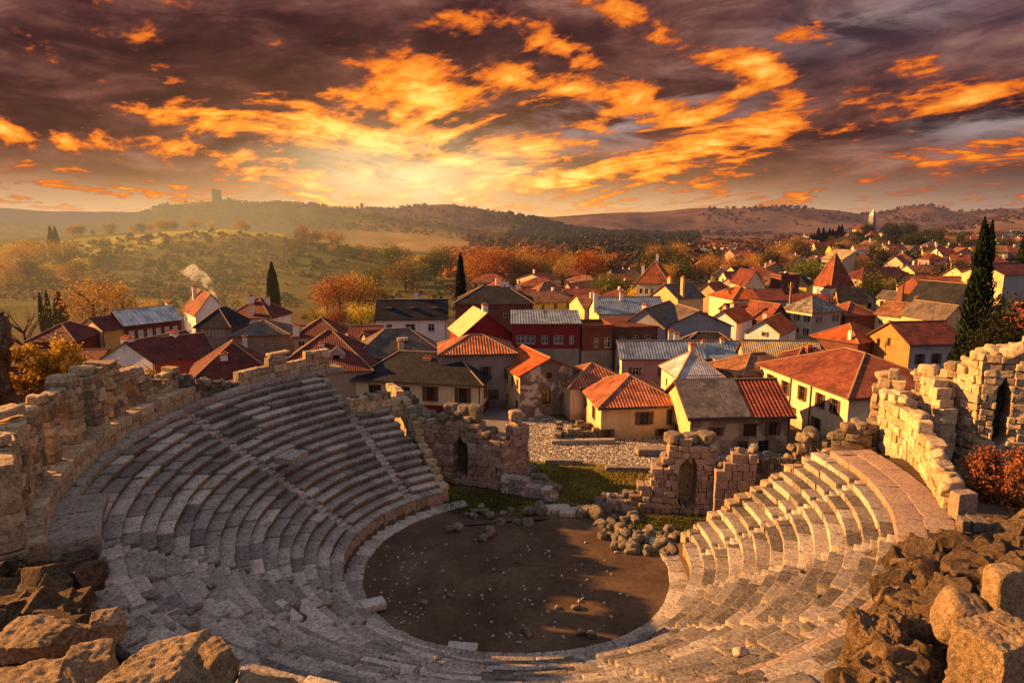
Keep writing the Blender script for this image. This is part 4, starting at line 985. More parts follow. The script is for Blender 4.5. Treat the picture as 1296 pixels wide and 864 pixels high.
ALLH = []
def house(label, center, rz, w, d, z0, ze, roof='gable_x', rs=2.0, wm='cream', rm='r_red', wins=None, chim=(), name='house', cat='house', group=None, over=.35, side={}, lod=0,
          frame='frame', glass='glass', plinth=None, ridge=True, extra=None, cm='whitepaint', dirt=True):
    """wins: {side: [(x, z, w, h), ...]} with z above the ground of the house"""
    x, y = center[0], center[1]; root = empty(name, (x, y, z0), rz, label, cat, group); H = ze-z0; ALLH.append((x, y, max(w, d)/2))
    wins = dict(wins or {}); shut = [None, 'framedark', None, 'wood'][sum(map(ord, label)) % 4]
    # walls, one mesh per wall material
    bym = {}
    for sd in SIDES:
        ww = w if sd in ('front', 'back') else d; xf = side_xf(sd, w, d); mt = side.get(sd, wm)
        fs = facade(ww, -1.2, H, wins.get(sd, []))
        if (roof == 'gable_x' and sd in ('left', 'right')) or (roof == 'gable_y' and sd in ('front', 'back')):
            fs.append([(-ww/2, 0, H), (ww/2, 0, H), (0, 0, H+rs-.04)])
        if roof == 'shed' and sd in ('left', 'right'):
            s = 1 if sd == 'right' else -1
            fs.append([(-ww/2, 0, H), (ww/2, 0, H), (s*ww/2, 0, H+rs)])
        if roof == 'shed' and sd == 'back': fs.append([(-ww/2, 0, H), (ww/2, 0, H), (ww/2, 0, H+rs), (-ww/2, 0, H+rs)])
        bym.setdefault(mt, []).extend([[xf(*q) for q in f] for f in fs])
    for k, (mt, polys) in enumerate(bym.items()):
        quad_mesh(polys, (M[mt],), root, 'wall' if mt == wm else 'side_wall')
    if plinth:
        mt, h = plinth
        quad_mesh(boxp((0, 0, h/2-.6), (w/2+.06, d/2+.06, h/2+.6)), (M[mt],), root, 'plinth')
    # roof
    Pl, rd = roof_polys(roof, w, d, H, rs, over)
    po, uv, mi = slab_roof(Pl)
    ro = quad_mesh(po, (M[rm], M['wood']), root, 'roof', uv, mi)
    if ridge and rd and lod < 2:
        bp = []
        for a, b in rd: bp += beam((a[0], a[1], a[2]+.0), (b[0], b[1], b[2]), .12, .10)
        quad_mesh(bp, (M['cap'],), ro, 'ridge_cap')
    if roof == 'flat':
        bp = []
        for c, h in (((0, -d/2, H+.25), (w/2+.1, .12, .3)), ((0, d/2, H+.25), (w/2+.1, .12, .3)), ((-w/2, 0, H+.25), (.12, d/2-.12, .3)), ((w/2, 0, H+.25), (.12, d/2-.12, .3))): bp += boxp(c, h)
        quad_mesh(bp, (M[wm],), root, 'parapet')
    # windows
    for sd, lst in wins.items():
        xf = side_xf(sd, w, d)
        for (s, z, a, h) in lst:
            l, r, b, t = s-a/2, s+a/2, z-h/2, z+h/2
            door = z-h/2 < .15 and h > 1.7
            g = quad_mesh([[xf(l, .17, b), xf(r, .17, b), xf(r, .17, t), xf(l, .17, t)]], (M['wood' if door else glass],), root, 'door' if door else 'window')
            if lod < 2:
                fw = .07; pp = []
                def bar(x0, x1, z0_, z1_, n0=.06, n1=.15):
                    q = [xf(x0, n0, z0_), xf(x1, n0, z0_), xf(x1, n0, z1_), xf(x0, n0, z1_)]; k = [xf(x0, n1, z0_), xf(x1, n1, z0_), xf(x1, n1, z1_), xf(x0, n1, z1_)]
                    pp.append(q)
                    for i in range(4): j = (i+1) % 4; pp.append([k[i], k[j], q[j], q[i]])
                bar(l, l+fw, b, t); bar(r-fw, r, b, t); bar(l+fw, r-fw, b, b+fw); bar(l+fw, r-fw, t-fw, t)
                if not door:
                    bar(s-fw*.45, s+fw*.45, b+fw, t-fw)
                    if h > 1.0: bar(l+fw, s-fw*.5, z+h*.12-.02, z+h*.12+.03); bar(s+fw*.5, r-fw, z+h*.12-.02, z+h*.12+.03)
                quad_mesh(pp, (M[frame],), g, 'frame')
                if not door and a < 1.2 and shut:
                    for k_ in (-1, 1):
                        q = boxp((0, 0, 0), (1, 1, 1)); q = [[xf(s+k_*(a/2+a*.24)+v[0]*a*.22, -.04+v[1]*.03, z+v[2]*h/2) for v in f] for f in q]
                        quad_mesh(q, (M[shut],), g, 'shutter')
                if lod == 0 and not door:
                    q = boxp((0, 0, 0), (1, 1, 1)); q = [[xf(s+v[0]*(a/2+.1), -.04+v[1]*.07, b-.05+v[2]*.05) for v in f] for f in q]
                    quad_mesh(q, (M['cap'],), g, 'sill')
    for c in chim:
        fx, fy, hh = c[:3]; s_ = c[3] if len(c) > 3 else .35
        base = H-.2; cxm = fx*w/2; cym = fy*d/2
        bp = boxp((cxm, cym, base+hh/2), (s_, s_*.8, hh/2))
        ch = quad_mesh(bp, (M[cm],), root, 'chimney')
        if lod < 2:
            bp = boxp((cxm, cym, base+hh+.06), (s_+.09, s_*.8+.09, .07))
            for k in (-1, 1): bp += boxp((cxm+k*s_*.45, cym, base+hh+.26), (s_*.28, s_*.28, .14))
            quad_mesh(bp, (M['terracap'],), ch, 'chimney_cap')
    if lod == 0:      # gutter and down-pipe
        gx = (w/2-.12); bp = []
        bp += boxp((gx, -d/2-.07, H/2-.2), (.05, .05, H/2)); quad_mesh(bp, (M['pipe'],), root, 'downpipe')
        if roof in ('hip', 'gable_x', 'pyramid'):
            quad_mesh(boxp((0, -d/2-over-.05, H-rs/(d/2 if roof != 'hip' else min(w, d)/2)*over-.2), (w/2+over, .06, .06)), (M['pipe'],), root, 'gutter')
    if extra: extra(root, w, d, H)
    return root
def eaves(eL, eR, ze, d):
    """front wall from two eave corners in the photo, both at height ze -> centre, rotation, width"""
    a, b = P(*eL, ze), P(*eR, ze); v = b-a; w = float(np.hypot(v[0], v[1])); rz = math.atan2(v[1], v[0])
    c = (a+b)/2+np.array([-sin(rz), cos(rz), 0])*d/2
    return (float(c[0]), float(c[1])), rz, w
def corner(u, v, ze, rz_deg, w, d, which='left'):
    """front corner (left or right) at a photo point, turned by rz"""
    p = P(u, v, ze); rz = radians(rz_deg); s = 1 if which == 'left' else -1
    c = p+np.array([cos(rz), sin(rz), 0])*s*w/2+np.array([-sin(rz), cos(rz), 0])*d/2
    return (float(c[0]), float(c[1])), rz
def wrow(n, w, z, a=.9, h=1.25, m=1.2, skip=()):
    if n == 1: return [(0, z, a, h)]
    return [(-w/2+m+(w-2*m)*i/(n-1), z, a, h) for i in range(n) if i not in skip]
def HE(label, eL, eR, ze, d, z0=0, **k):
    c, rz, w = eaves(eL, eR, ze, d)
    wins = k.pop('wins', None)
    if callable(wins): wins = wins(w, d, ze-z0)
    return house(label, c, rz, w, d, z0, ze, wins=wins, **k)
def HC(label, u, v, ze, rzd, w, d, z0=0, which='left', **k):
    c, rz = corner(u, v, ze, rzd, w, d, which); wins = k.pop('wins', None)
    if callable(wins): wins = wins(w, d, ze-z0)
    return house(label, c, rz, w, d, z0, ze, wins=wins, **k)

def house_dormer(root, x, y, z):
    q = [[(x-1.2, y-1.2, z-.6), (x+1.2, y-1.2, z-.6), (x+1.2, y-1.2, z+.6), (x, y-1.2, z+1.5), (x-1.2, y-1.2, z+.6)], [(x-1.2, y-1.2, z-.6), (x-1.2, y-1.2, z+.6), (x-1.2, y+3, z+.6), (x-1.2, y+3, z-.6)], [(x+1.2, y+3, z-.6), (x+1.2, y+3, z+.6), (x+1.2, y-1.2, z+.6), (x+1.2, y-1.2, z-.6)],
         [(x-1.2, y-1.2, z+.6), (x, y-1.2, z+1.5), (x, y+3, z+1.5), (x-1.2, y+3, z+.6)], [(x, y-1.2, z+1.5), (x+1.2, y-1.2, z+.6), (x+1.2, y+3, z+.6), (x, y+3, z+1.5)]]
    d = quad_mesh(q, (M['pink'],), root, 'dormer')
    quad_mesh(boxp((x+.1, y-1.22, z), (.4, .03, .5)), (M['dark'],), d, 'window')

# --- nearest row
HE('long cream house with a hipped dark slate roof and maroon base behind the left seating', (450, 476), (608, 483), 4.6, 9, roof='hip', rs=2.7, wm='cream', rm='r_slate', plinth=('maroon', 1.25), frame='framedark',
   wins=lambda w, d, H: {'front': [(-w/2+2.6, 2.6, 1.7, 2.0), (-w/2+6.2, 2.7, 2.4, 1.6), (w/2-6.6, 2.75, 1.1, 1.9), (w/2-2.3, 2.75, 1.1, 1.9)], 'right': [(-1.8, 2.8, .9, 1.6), (1.8, 2.8, .9, 1.6)]}, chim=[(.05, -.25, 2.2, .5)], cm='cream', over=.55)
HE('whitewashed stone house with a bright orange tiled gable roof beside the alley', (658, 474), (732, 468), 5.6, 9.5, roof='gable_y', rs=1.9, wm='patchy', rm='r_orange', side={'left': 'ochre'}, frame='framedark',
   wins=lambda w, d, H: {'front': [(-.4, 2.4, 1.15, 1.9), (-.1, 5.2, .8, .8)], 'left': wrow(5, d, 4.2, .7, 1.2, .9)+wrow(3, d, 1.4, .8, 1.3)}, over=.3)
HC('yellow plastered house under a broad terracotta hipped roof facing the cobbles', 761, 512, 4.1, 7, 9.3, 10.5, roof='hip', rs=2.2, wm='palegold', rm='r_terra', frame='framedark',
   wins=lambda w, d, H: {'front': [(.4, 2.35, 1.1, 1.5), (3.9, 2.4, .9, 1.8), (2.5, .62, .8, .9), (-3.9, .6, .9, 1.2)], 'left': [(2.0, 2.3, .8, 1.5), (-2.8, 2.3, .7, 1.2)]}, over=.5)
HE('rear wing of the yellow house with its own lower terracotta hip', (722, 488), (800, 484), 4.4, 8, roof='hip', rs=1.9, wm='beige', rm='r_terra', wins=lambda w, d, H: {'left': [(1, 2.4, .8, 1.4)]}, lod=1, over=.45)
def patchroof(root, w, d, H):
    Pl, rd = roof_polys('gable_x', w, d, H+.09, 2.7, .45)
    a = Pl[0]; f = .58; mid0 = tuple(np.array(a[0])*(1-f)+np.array(a[1])*f); mid1 = tuple(np.array(a[3])*(1-f)+np.array(a[2])*f)
    po, uv, mi = slab_roof([[a[0], mid0, mid1, a[3]]], .1); quad_mesh(po, (M['r_patch'], M['wood']), root, 'roof_patch', uv, mi)
HE('stone-faced house whose gable roof is half grey patchwork and half red ribbed tiles', (874, 525), (1001, 522), 4.3, 9, roof='gable_x', rs=2.7, wm='stonepatch', rm='r_redstripe', side={'left': 'ochre'}, frame='framedark', extra=patchroof,
   wins=lambda w, d, H: {'front': [(1.1, 2.5, 1.5, 1.4), (3.6, 2.6, .9, 1.5), (.4, .55, 1.2, 1.5), (2.7, .55, 1.2, 1.5), (-2.6, 2.4, .8, .9)], 'left': [(0, 1.4, .9, 1.3)]}, over=.45)
def pipes(root, w, d, H):
    bp = []
    for y in (-2.3, 1.7): bp += boxp((-w/2-.08, y, H/2-.3), (.06, .06, H/2))
    quad_mesh(bp, (M['pipe'],), root, 'downpipe')
HC('long cream house with a large rust-red hipped roof above the right seating', 1075, 500, 6.2, 10.3, 14, 17.5, roof='hip', rs=3.0, wm='cream', rm='r_red', frame='framedark', extra=pipes,
   wins=lambda w, d, H: {'left': [(6.6, 4.4, .9, 1.6), (4.0, 4.4, .9, 1.6), (.6, 4.4, .9, 1.7), (-2.9, 4.2, .9, 1.7), (-6.2, 4.3, .9, 1.7), (3.6, 1.6, .9, 1.3), (-1.2, 1.6, .9, 1.3)], 'front': [(-3, 3.9, .9, 1.5), (3, 3.9, .9, 1.5)]}, over=.5)
# --- second row
HE('small pyramid-roofed house with pale grey shingles and a cream chimney behind the patchwork roof', (859, 475), (914, 474), 5.1, 7.2, roof='pyramid', rs=2.5, wm='pink', rm='r_grey', side={'left': 'cream'}, cm='cream',
   wins=lambda w, d, H: {'left': [(1.6, 3.2, .6, .9), (-1.2, 3.2, .6, .9)]}, chim=[(.1, .15, 3.4, .42)], lod=0, frame='framedark')
HE('pink house with a long pale blue corrugated roof, its pale gable facing left', (787, 452), (892, 452), 5.2, 6.5, roof='gable_x', rs=1.9, wm='pink', rm='r_blue', side={'left': 'cream'}, wins=lambda w, d, H: {'front': [(-w*.33, 3.1, 1.0, 1.2), (w*.02, 3.1, 1.0, 1.4)], 'left': [(0, 3, .7, 1)]}, lod=1)
HE('blue corrugated shed roof with brick party walls over the dark yard', (893, 452), (948, 452), 5.0, 6, roof='gable_x', rs=1.9, wm='grey', rm='r_blue', chim=[(-.95, -.4, 2.2, .3), (.0, -.1, 2.4, .3)], lod=1)
HE('low dark yard shed with a blue sheet roof below the blue corrugated roof', (905, 478), (938, 476), 3.8, 4.5, roof='shed', rs=1.1, wm='brown', rm='r_blue', lod=1, wins=lambda w, d, H: {'front': [(0, 1.9, 1.0, 1.2)]})
HE('blue-grey flat-walled house beside the long cream house', (938, 470), (968, 468), 4.6, 7, roof='shed', rs=.8, wm='bluegrey', rm='r_blue', lod=1)
HE('dark blue slate roof with a cream end wall and twin white chimneys', (858, 441), (942, 443), 5.6, 6.5, roof='hip', rs=2.1, wm='beige', rm='r_slate', chim=[(-1.02, -.5, 2.2, .4), (-1.15, .2, 2.2, .4)], lod=1)
HE('grey-walled house under a tiled grey-brown hipped roof behind the white-fronted orange roof', (557, 447), (652, 445), 7.6, 8, roof='hip', rs=1.7, wm='grey', rm='r_terra', frame='framedark',
   wins=lambda w, d, H: {'front': [(w*.1, 5.0, .8, 1.4), (w*.2, 1.9, .8, 1.4), (w*.42, 4.6, .7, 1.2)]}, lod=0)
HE('maroon upper-storey house with five white windows and a pale blue roof', (648, 409), (735, 409), 9.4, 7, roof='shed', rs=1.1, wm='maroon', rm='r_blue', plinth=('grey', 5.5), glass='glassblue',
   wins=lambda w, d, H: {'front': [(-w*.37, 6.9, 1.3, 1.3), (-w*.23, 6.9, 1.4, 1.3), (-w*.02, 6.9, .9, 1.3), (w*.18, 6.9, 1.4, 1.3), (w*.37, 6.9, .6, 1.3)]}, over=.2)
HE('brown flat-roofed annex with an open balcony right of the maroon house', (737, 416), (776, 415), 8.6, 6, roof='flat', rs=.2, wm='brown', rm='r_red', plinth=('grey', 5.2), wins=lambda w, d, H: {'front': [(-.2, 6.4, .7, 1.4), (w*.33, 6.4, 1.0, 1.6), (0, 3.6, 1.5, 1.0)]}, over=.1)
HE('red-brown timber house with a cream bay beside the pink house', (778, 414), (845, 412), 8.0, 6, roof='shed', rs=.6, wm='brown', rm='r_maroon', plinth=('brown', 4.0), side={'right': 'cream'}, wins=lambda w, d, H: {'front': [(-w*.35, 6.0, .8, 1.2), (-w*.1, 6.0, 1.0, 1.2), (w*.12, 5.8, 1.0, 1.7), (w*.38, 5.9, 1.3, 1.6)]}, over=.1, lod=1)
HE('maroon gabled house whose left roof slope shines yellow', (584, 424), (648, 421), 6.8, 9, roof='gable_y', rs=3.4, wm='maroon', rm='r_maroon', chim=[(.05, -.55, 4.6, .45)], lod=0,
   extra=lambda root, w, d, H: quad_mesh(slab_roof([roof_polys('gable_y', w, d, H+.1, 3.4, .4)[0][1 if roof_polys('gable_y', w, d, H, 3.4, .4)[0][1][0][0] < 0 else 0]], .1)[0], (M['ochre'],), root, 'sheet_roofing'))
HE('grey slate hipped roof with a white skylight left of the maroon gable', (448, 452), (562, 447), 6.0, 9, roof='hip', rs=3.1, wm='grey', rm='r_greybrown', chim=[(.05, -.75, 2.0, .4)], cm='beige', lod=1,
   extra=lambda r, w, d, H: quad_mesh(boxp((.6, -2.2, H+1.9), (.75, .5, .18)), (M['r_metal'],), r, 'skylight'))
HE('white three-storey house with a black roof and three skylights left of the tall cypress', (476, 402), (565, 401), 6.6, 8, z0=0, roof='gable_x', rs=3.0, wm='white', rm='r_slate', chim=[(.12, .1, 4.6, .45), (.2, .1, 3.9, .35)],
   wins=lambda w, d, H: {'front': [(-w*.32, 4.6, 1.1, 1.4), (-w*.02, 4.6, 1.9, 1.4), (w*.28, 4.6, 1.2, 1.4)], 'right': [(0, 4.4, .9, 1.2)]},
   extra=lambda r, w, d, H: [quad_mesh(boxp((x, -2.1, H+1.62), (.6, .45, .12)), (M['glassblue'],), r, 'skylight') for x in (-w*.33, 0, w*.33)])
HE('big dark brick house with a black hipped roof right of the tall cypress', (576, 383), (675, 383), 8.0, 11, roof='hip', rs=3.0, wm='redbrick', rm='r_slate', chim=[(.2, 0, 4.4, .4), (.32, 0, 4.2, .4)], wins=lambda w, d, H: {'front': [(w*.15, 5.5, 1, 1.3)]}, lod=1)
HE('house with a pale blue metal roof and a lit cream gable beside the green tree', (758, 396), (842, 395), 7.2, 9, roof='gable_x', rs=2.6, wm='beige', rm='r_blue', side={'left': 'palegold'}, chim=[(-1.05, -.6, 4.0, .4), (-.2, -.2, 3.8, .35)],
   wins=lambda w, d, H: {'front': [(-w*.38, 3.9, 1, 1.6), (-w*.1, 3.9, 1, 1.4)], 'left': wrow(3, d, 4.4, .8, 1.4)}, lod=1)
HE('large barn-like house with a shallow grey-brown roof and windowless grey gable', (788, 409), (841, 413), 8.0, 14, roof='gable_y', rs=2.6, wm='bluegrey', rm='r_greybrown', lod=1, chim=[(-.5, -.2, 2.8, .4)], wins=lambda w, d, H: {'front': [(-w*.3, 6, .9, 1.2)]})
HC('tall grey end wall of the barn-like house under its low brown gable', 841, 413, 7.8, 8, 11.5, 9, roof='gable_y', rs=2.5, wm='bluegrey', rm='r_greybrown', lod=1)
# pale curved roofs and brown tiles between
HE('pale yellow tiled roof sloping in front of the tall grey-tiled house', (945, 455), (1040, 456), 5.4, 5, roof='gable_x', rs=2.4, wm='tan', rm='r_palegold', lod=1)
HE('mossy brown barrel-tiled roof behind the long cream house', (940, 474), (1022, 468), 4.8, 8, roof='hip', rs=1.9, wm='tan', rm='r_brown', lod=1, ridge=True)
HE('dark brown hipped roof with a broken chimney beside the mossy tiles', (1000, 470), (1095, 466), 5.0, 9, roof='hip', rs=2.2, wm='tan', rm='r_maroon', chim=[(-.1, -.2, 2.6, .4)], cm='brown', lod=1)
# right middle
HC('orange brick gabled house with a dark red roof beside the tall cypresses', 1152, 434, 5.8, 8, 9.6, 9.5, roof='gable_x', rs=2.7, wm='bluegrey', rm='r_maroon', side={'left': 'brick'}, frame='framedark',
   wins=lambda w, d, H: {'front': [(-w*.3, 3.2, .9, 1.6), (w*.0, 3.2, .9, 1.6), (w*.3, 3.2, .9, 1.6)], 'left': [(0, 5.2, .4, 1.3)]}, over=.4)
HE('bright orange roof sloping left beside the orange brick gable', (1026, 424), (1086, 433), 4.8, 10, roof='hip', rs=2.3, wm='redbrick', rm='r_orange', chim=[(.6, -.9, 2.0, .3)], lod=1)
HC('tall cream house with a mottled grey pyramid roof and six small windows', 1028, 394, 6.6, 24, 8.5, 7.6, roof='hip', rs=2.6, wm='bluegrey', rm='r_mottled', side={'left': 'cream'}, wins=lambda w, d, H: {'left': wrow(3, d, 5.0, .75, 1.2)+wrow(3, d, 2.3, .75, 1.2), 'front': [(-w*.25, 4.8, .8, 1.2), (w*.3, 4.8, .9, 1.4)]}, lod=0)
HE('long low cream house with a brown mottled roof and two white chimneys', (1108, 396), (1178, 404), 5.6, 8, z0=.5, roof='gable_x', rs=2.4, wm='cream', rm='r_brown', chim=[(.05, .1, 3.8, .4), (.5, .1, 3.6, .4)], wins=lambda w, d, H: {'front': wrow(5, w, 3.4, 1.0, 1.1)}, lod=1)
HE('grey mottled wing joined to the right end of the long low cream house', (1178, 405), (1206, 406), 5.6, 7, z0=.5, roof='hip', rs=2.0, wm='cream', rm='r_mottled', lod=1, wins=lambda w, d, H: {'front': [(0, 3.2, 1, 1)]})
HE('small arched yellow gable under a brown roof between the grey wing and the cypress', (1194, 405), (1226, 404), 7.0, 10, z0=1, roof='gable_y', rs=2.6, wm='ochre', rm='r_greybrown', wins=lambda w, d, H: {'front': [(0, 3.4, 2.4, 1.4)]}, lod=1)
HE('dark red small roof left of the long low cream house', (1070, 398), (1110, 397), 5.4, 8, roof='hip', rs=2.2, wm='brown', rm='r_red', lod=1)
HC('large pale yellow house with a blank grey side wall at the right edge', 1271, 347, 13.2, 22, 12, 9.5, z0=6.5, roof='gable_x', rs=2.2, wm='bluegrey', rm='r_maroon', side={'left': 'palegold'}, wins=lambda w, d, H: {'left': [(-2.6, 4.3, .9, 1.6), (-.9, 4.3, .9, 1.6), (2.6, 4.3, .9, 1.4)]}, lod=1)
HE('low red-roofed wing in front of the large yellow house at the right edge', (1225, 350), (1262, 349), 12.0, 7, z0=6.5, roof='gable_x', rs=2.2, wm='palegold', rm='r_red', lod=1)
HE('blue-grey low roof behind the dark bush at the right edge', (1230, 398), (1275, 396), 7.2, 9, z0=3, roof='shed', rs=1.6, wm='bluegrey', rm='r_grey', lod=1)
HE('red-walled cottage with a red roof at the right edge behind the dark bush', (1268, 396), (1320, 402), 8.0, 8, z0=3, roof='gable_x', rs=1.8, wm='red', rm='r_red', lod=1, wins=lambda w, d, H: {'front': [(-w*.3, 3, 1, 1.2)]})
HE('open-fronted dark barn with a low red roof beside the autumn tree', (1136, 362), (1172, 368), 9.0, 11, z0=3, roof='gable_y', rs=3.0, wm='tan', rm='r_red', side={'front': 'brown'}, wins=lambda w, d, H: {'front': [(0, 2.4, w*.62, 4.2)]}, lod=2, glass='dark')
HE('cream building with a dark hipped roof behind the open-fronted barn', (1092, 352), (1160, 350), 8.0, 9, z0=3.4, roof='hip', rs=3.0, wm='tan', rm='r_maroon', lod=2, wins=lambda w, d, H: {'front': wrow(4, w, 3, 1.2, 1.6)})
HE('dark steep gable house in shadow right of the autumn tree', (1205, 386), (1240, 384), 8.6, 10, z0=4, roof='gable_y', rs=4.0, wm='grey', rm='r_slate', lod=1)
# middle distance, centre right
HE('yellow house with a flat orange-red hipped roof, cream wing at its left', (898, 372), (928, 378), 7.2, 9, roof='hip', rs=2.3, wm='cream', rm='r_orange', lod=1, wins=lambda w, d, H: {'front': [(w*.2, 4.6, .9, 1.6), (w*.38, 4.6, .9, 1.6)]})
HE('bright yellow house with a red roof in the middle of the terrace', (928, 378), (962, 378), 7.0, 9, roof='gable_x', rs=2.0, wm='yellow', rm='r_red', lod=1, wins=lambda w, d, H: {'front': [(0, 4.2, 1.1, 1.8)]})
HE('pale house with a maroon roof ending the yellow terrace on its right', (962, 379), (996, 379), 7.0, 9, roof='gable_x', rs=2.0, wm='bluegrey', rm='r_maroon', lod=1, wins=lambda w, d, H: {'front': [(-w*.3, 4.2, 1.2, 1.6), (0, 4.2, 1.2, 1.6), (w*.32, 4.2, 1.2, 1.6)]})
HC('orange-roofed cottage with a white gable left of its larger twin', 897, 404, 5.8, -38, 5.5, 9, which='left', roof='gable_y', rs=2.0, wm='white', rm='r_orange', chim=[(-.3, -.3, 2.6, .3), (-.3, .6, 2.8, .35)], lod=1)
HC('larger orange-roofed house with a white right gable and red side wall', 943, 418, 5.2, -36, 6.2, 11, which='left', roof='gable_y', rs=2.2, wm='white', rm='r_orange', side={'left': 'ochre'}, chim=[(-.3, -.2, 3.0, .35)], lod=0, wins=lambda w, d, H: {'front': [(.4, 4.9, .6, .7), (-.9, 2.9, .6, .8)], 'left': wrow(4, d, 2.6, .8, 1.1)})
HE('small red brick gable facing the viewer beside the tall pole', (972, 404), (999, 402), 5.0, 8, roof='gable_y', rs=3.0, wm='redbrick', rm='r_red', lod=1)
HE('dark red low roof behind the small red brick gable', (925, 396), (985, 396), 5.2, 8, roof='gable_x', rs=1.6, wm='brown', rm='r_maroon', lod=1)
HE('cream gabled house above the terrace of yellow houses', (944, 360), (968, 360), 9.0, 12, roof='gable_y', rs=3.6, wm='cream', rm='r_maroon', lod=2)
HE('orange-roofed cream house in front of the cream gable', (949, 368), (984, 367), 7.0, 8, roof='hip', rs=1.7, wm='cream', rm='r_orange', lod=2, wins=lambda w, d, H: {'front': wrow(3, w, 4, 1, 1.3)})
HE('lemon-green box house with a dark hipped roof left of the church', (999, 359), (1021, 360), 8.4, 9, roof='hip', rs=2.0, wm='lemon', rm='r_slate', lod=2)
HE('grey flat house between the lemon-green house and the brick tower', (968, 366), (1003, 367), 7.0, 9, roof='hip', rs=1.8, wm='bluegrey', rm='r_slate', lod=2)
HE('house with a tall red hipped roof and twin spikes beside the old stone shell', (806, 356), (846, 357), 9.5, 12, roof='hip', rs=5.2, wm='cream', rm='r_red', chim=[(.1, 0, 7.2, .35), (-.75, -.3, 4.2, .4)], wins=lambda w, d, H: {'front': wrow(5, w, 7.0, .9, 1.3)}, lod=1)
HE('roofless pale stone shell with a rounded ruined top below the red hipped roof', (824, 373), (858, 377), 8.8, 8, roof='gable_y', rs=2.6, wm='ochre', rm='r_greybrown', lod=1, chim=[(.92, -.6, 4.4, .35), (-.4, -.2, 4.0, .4)], cm='ochre')
# church with the steep lit roof, brick tower, billboard-like block
HC('church with a steep red spire roof on a white base below the hill', 1052, 360, 8.0, 14, 7.2, 7.2, z0=4.4, roof='pyramid', rs=8.6, wm='white', rm='r_red', name='church', cat='church', lod=1)
HE('pale apartment block with rows of windows and a slanted top behind the church', (1040, 327), (1066, 328), 12, 10, z0=5, roof='shed', rs=3.0, wm='beige', rm='r_palegold', lod=2, name='apartment_block', cat='apartment block', wins=lambda w, d, H: {'front': wrow(5, w, 5.2, 1.2, .9, 1)+wrow(5, w, 3.2, 1.2, .9, 1)})
HC('square red brick tower with a pale cornice beside the tall pole', 989, 350, 11, 10, 5.2, 5, roof='flat', rs=.2, wm='redbrick', rm='r_red', name='brick_tower', cat='tower', lod=2, wins=lambda w, d, H: {'front': [(0, 8.6, 3.0, 1.2)]})
# left of the town
HE('maroon-roofed house with a white front gable and red side wall above the yellow bush', (128, 453), (195, 458), 5.2, 11, roof='gable_y', rs=2.6, wm='white', rm='r_maroon', side={'right': 'red'}, frame='framedark', chim=[(-.1, -.85, 3.2, .7), (.3, .35, 3.1, .5)], wins=lambda w, d, H: {'front': [(-.2, 3.4, .55, 1.7), (1.2, 3.4, .55, 1.7)], 'right': [(0, 2.6, .3, 1)]}, over=.3)
HE('narrow white gabled house leading the long row, brown roof then metal sheets', (99, 413), (131, 417), 5.6, 7.5, roof='gable_y', rs=1.9, wm='cream', rm='r_maroon', side={'right': 'yellow'}, frame='framedark', wins=lambda w, d, H: {'front': [(-1.1, 3.5, .6, 1.4), (1.1, 3.5, .6, 1.4)]}, lod=0)
HE('long row house with a whitish metal roof and a line of pale windows', (157, 411), (229, 403), 6.0, 7.5, roof='gable_x', rs=2.4, wm='brown', rm='r_metal', wins=lambda w, d, H: {'front': wrow(6, w, 3.9, 1.0, 1.7)}, glass='whitepaint', lod=1, chim=[(.95, 0, 3.0, .5)])
HE('white gabled house with an orange left roof slope beside the smoking chimney', (247, 397), (289, 394), 6.0, 12, roof='gable_y', rs=4.0, wm='white', rm='r_red', chim=[(-.4, .5, 5.0, .4)], lod=1, wins=lambda w, d, H: {'front': [(1, 3.8, .6, 1.5)]})
HE('long white house with a dark red roof and arched ground floor left of the cypress', (288, 400), (342, 401), 6.0, 9, roof='hip', rs=3.4, wm='white', rm='r_maroon', chim=[(-.2, -.3, 4.0, .5), (.4, 0, 3.6, .4), (.1, -.9, 2.4, .4)], wins=lambda w, d, H: {'front': wrow(6, w, 3.2, .9, 1.3)}, lod=1)
HE('dark green slate roof over a white colonnade window in the brown stone house', (247, 412), (291, 412), 6.2, 9, roof='hip', rs=2.8, wm='rubblewall', rm='r_slate', wins=lambda w, d, H: {'front': wrow(7, w, 5.0, .45, 1.1)}, lod=1)
HE('wide dark red roof with a pale dormer behind the left seating', (345, 468), (470, 466), 5.6, 12, roof='hip', rs=4.2, wm='tan', rm='r_maroon', lod=1, chim=[(-.1, -.4, 3.0, .35)],
   extra=lambda r, w, d, H: house_dormer(r, -w*.12+3, -d*.27, H+1.0))
HE('wide dark red roof with a white chimney standing on its left slope', (238, 485), (352, 476), 4.8, 12, roof='hip', rs=4.0, wm='ochre', rm='r_maroon', lod=0, chim=[(-.2, -.5, 3.0, .45), (.3, .3, 4.4, .3)], wins=lambda w, d, H: {'front': [(-w*.35, 2.8, 1.6, 1.8), (-w*.12, 2.6, 1.1, 1.8)]})
HE('far dark red roof above tan walls between the cypress and the orange trees', (372, 425), (432, 424), 5.2, 9, roof='hip', rs=2.6, wm='tan', rm='r_maroon', lod=1, wins=lambda w, d, H: {'front': wrow(4, w, 3.8, 1.2, 1.0)}, chim=[(-.9, -.95, 2, .5)])
HE('low maroon roof left of the white three-storey house', (443, 432), (482, 431), 5.2, 8, roof='gable_x', rs=2.0, wm='red', rm='r_maroon', lod=1)
HE('terracotta hipped roof catching light behind the wide dark red roofs', (415, 452), (470, 449), 5.0, 9, roof='hip', rs=2.4, wm='tan', rm='r_red', lod=1)
HE('shaded maroon roof behind the yellow bush at the far left', (34, 431), (94, 430), 5.0, 10, roof='hip', rs=2.3, wm='brown', rm='r_maroon', lod=1)
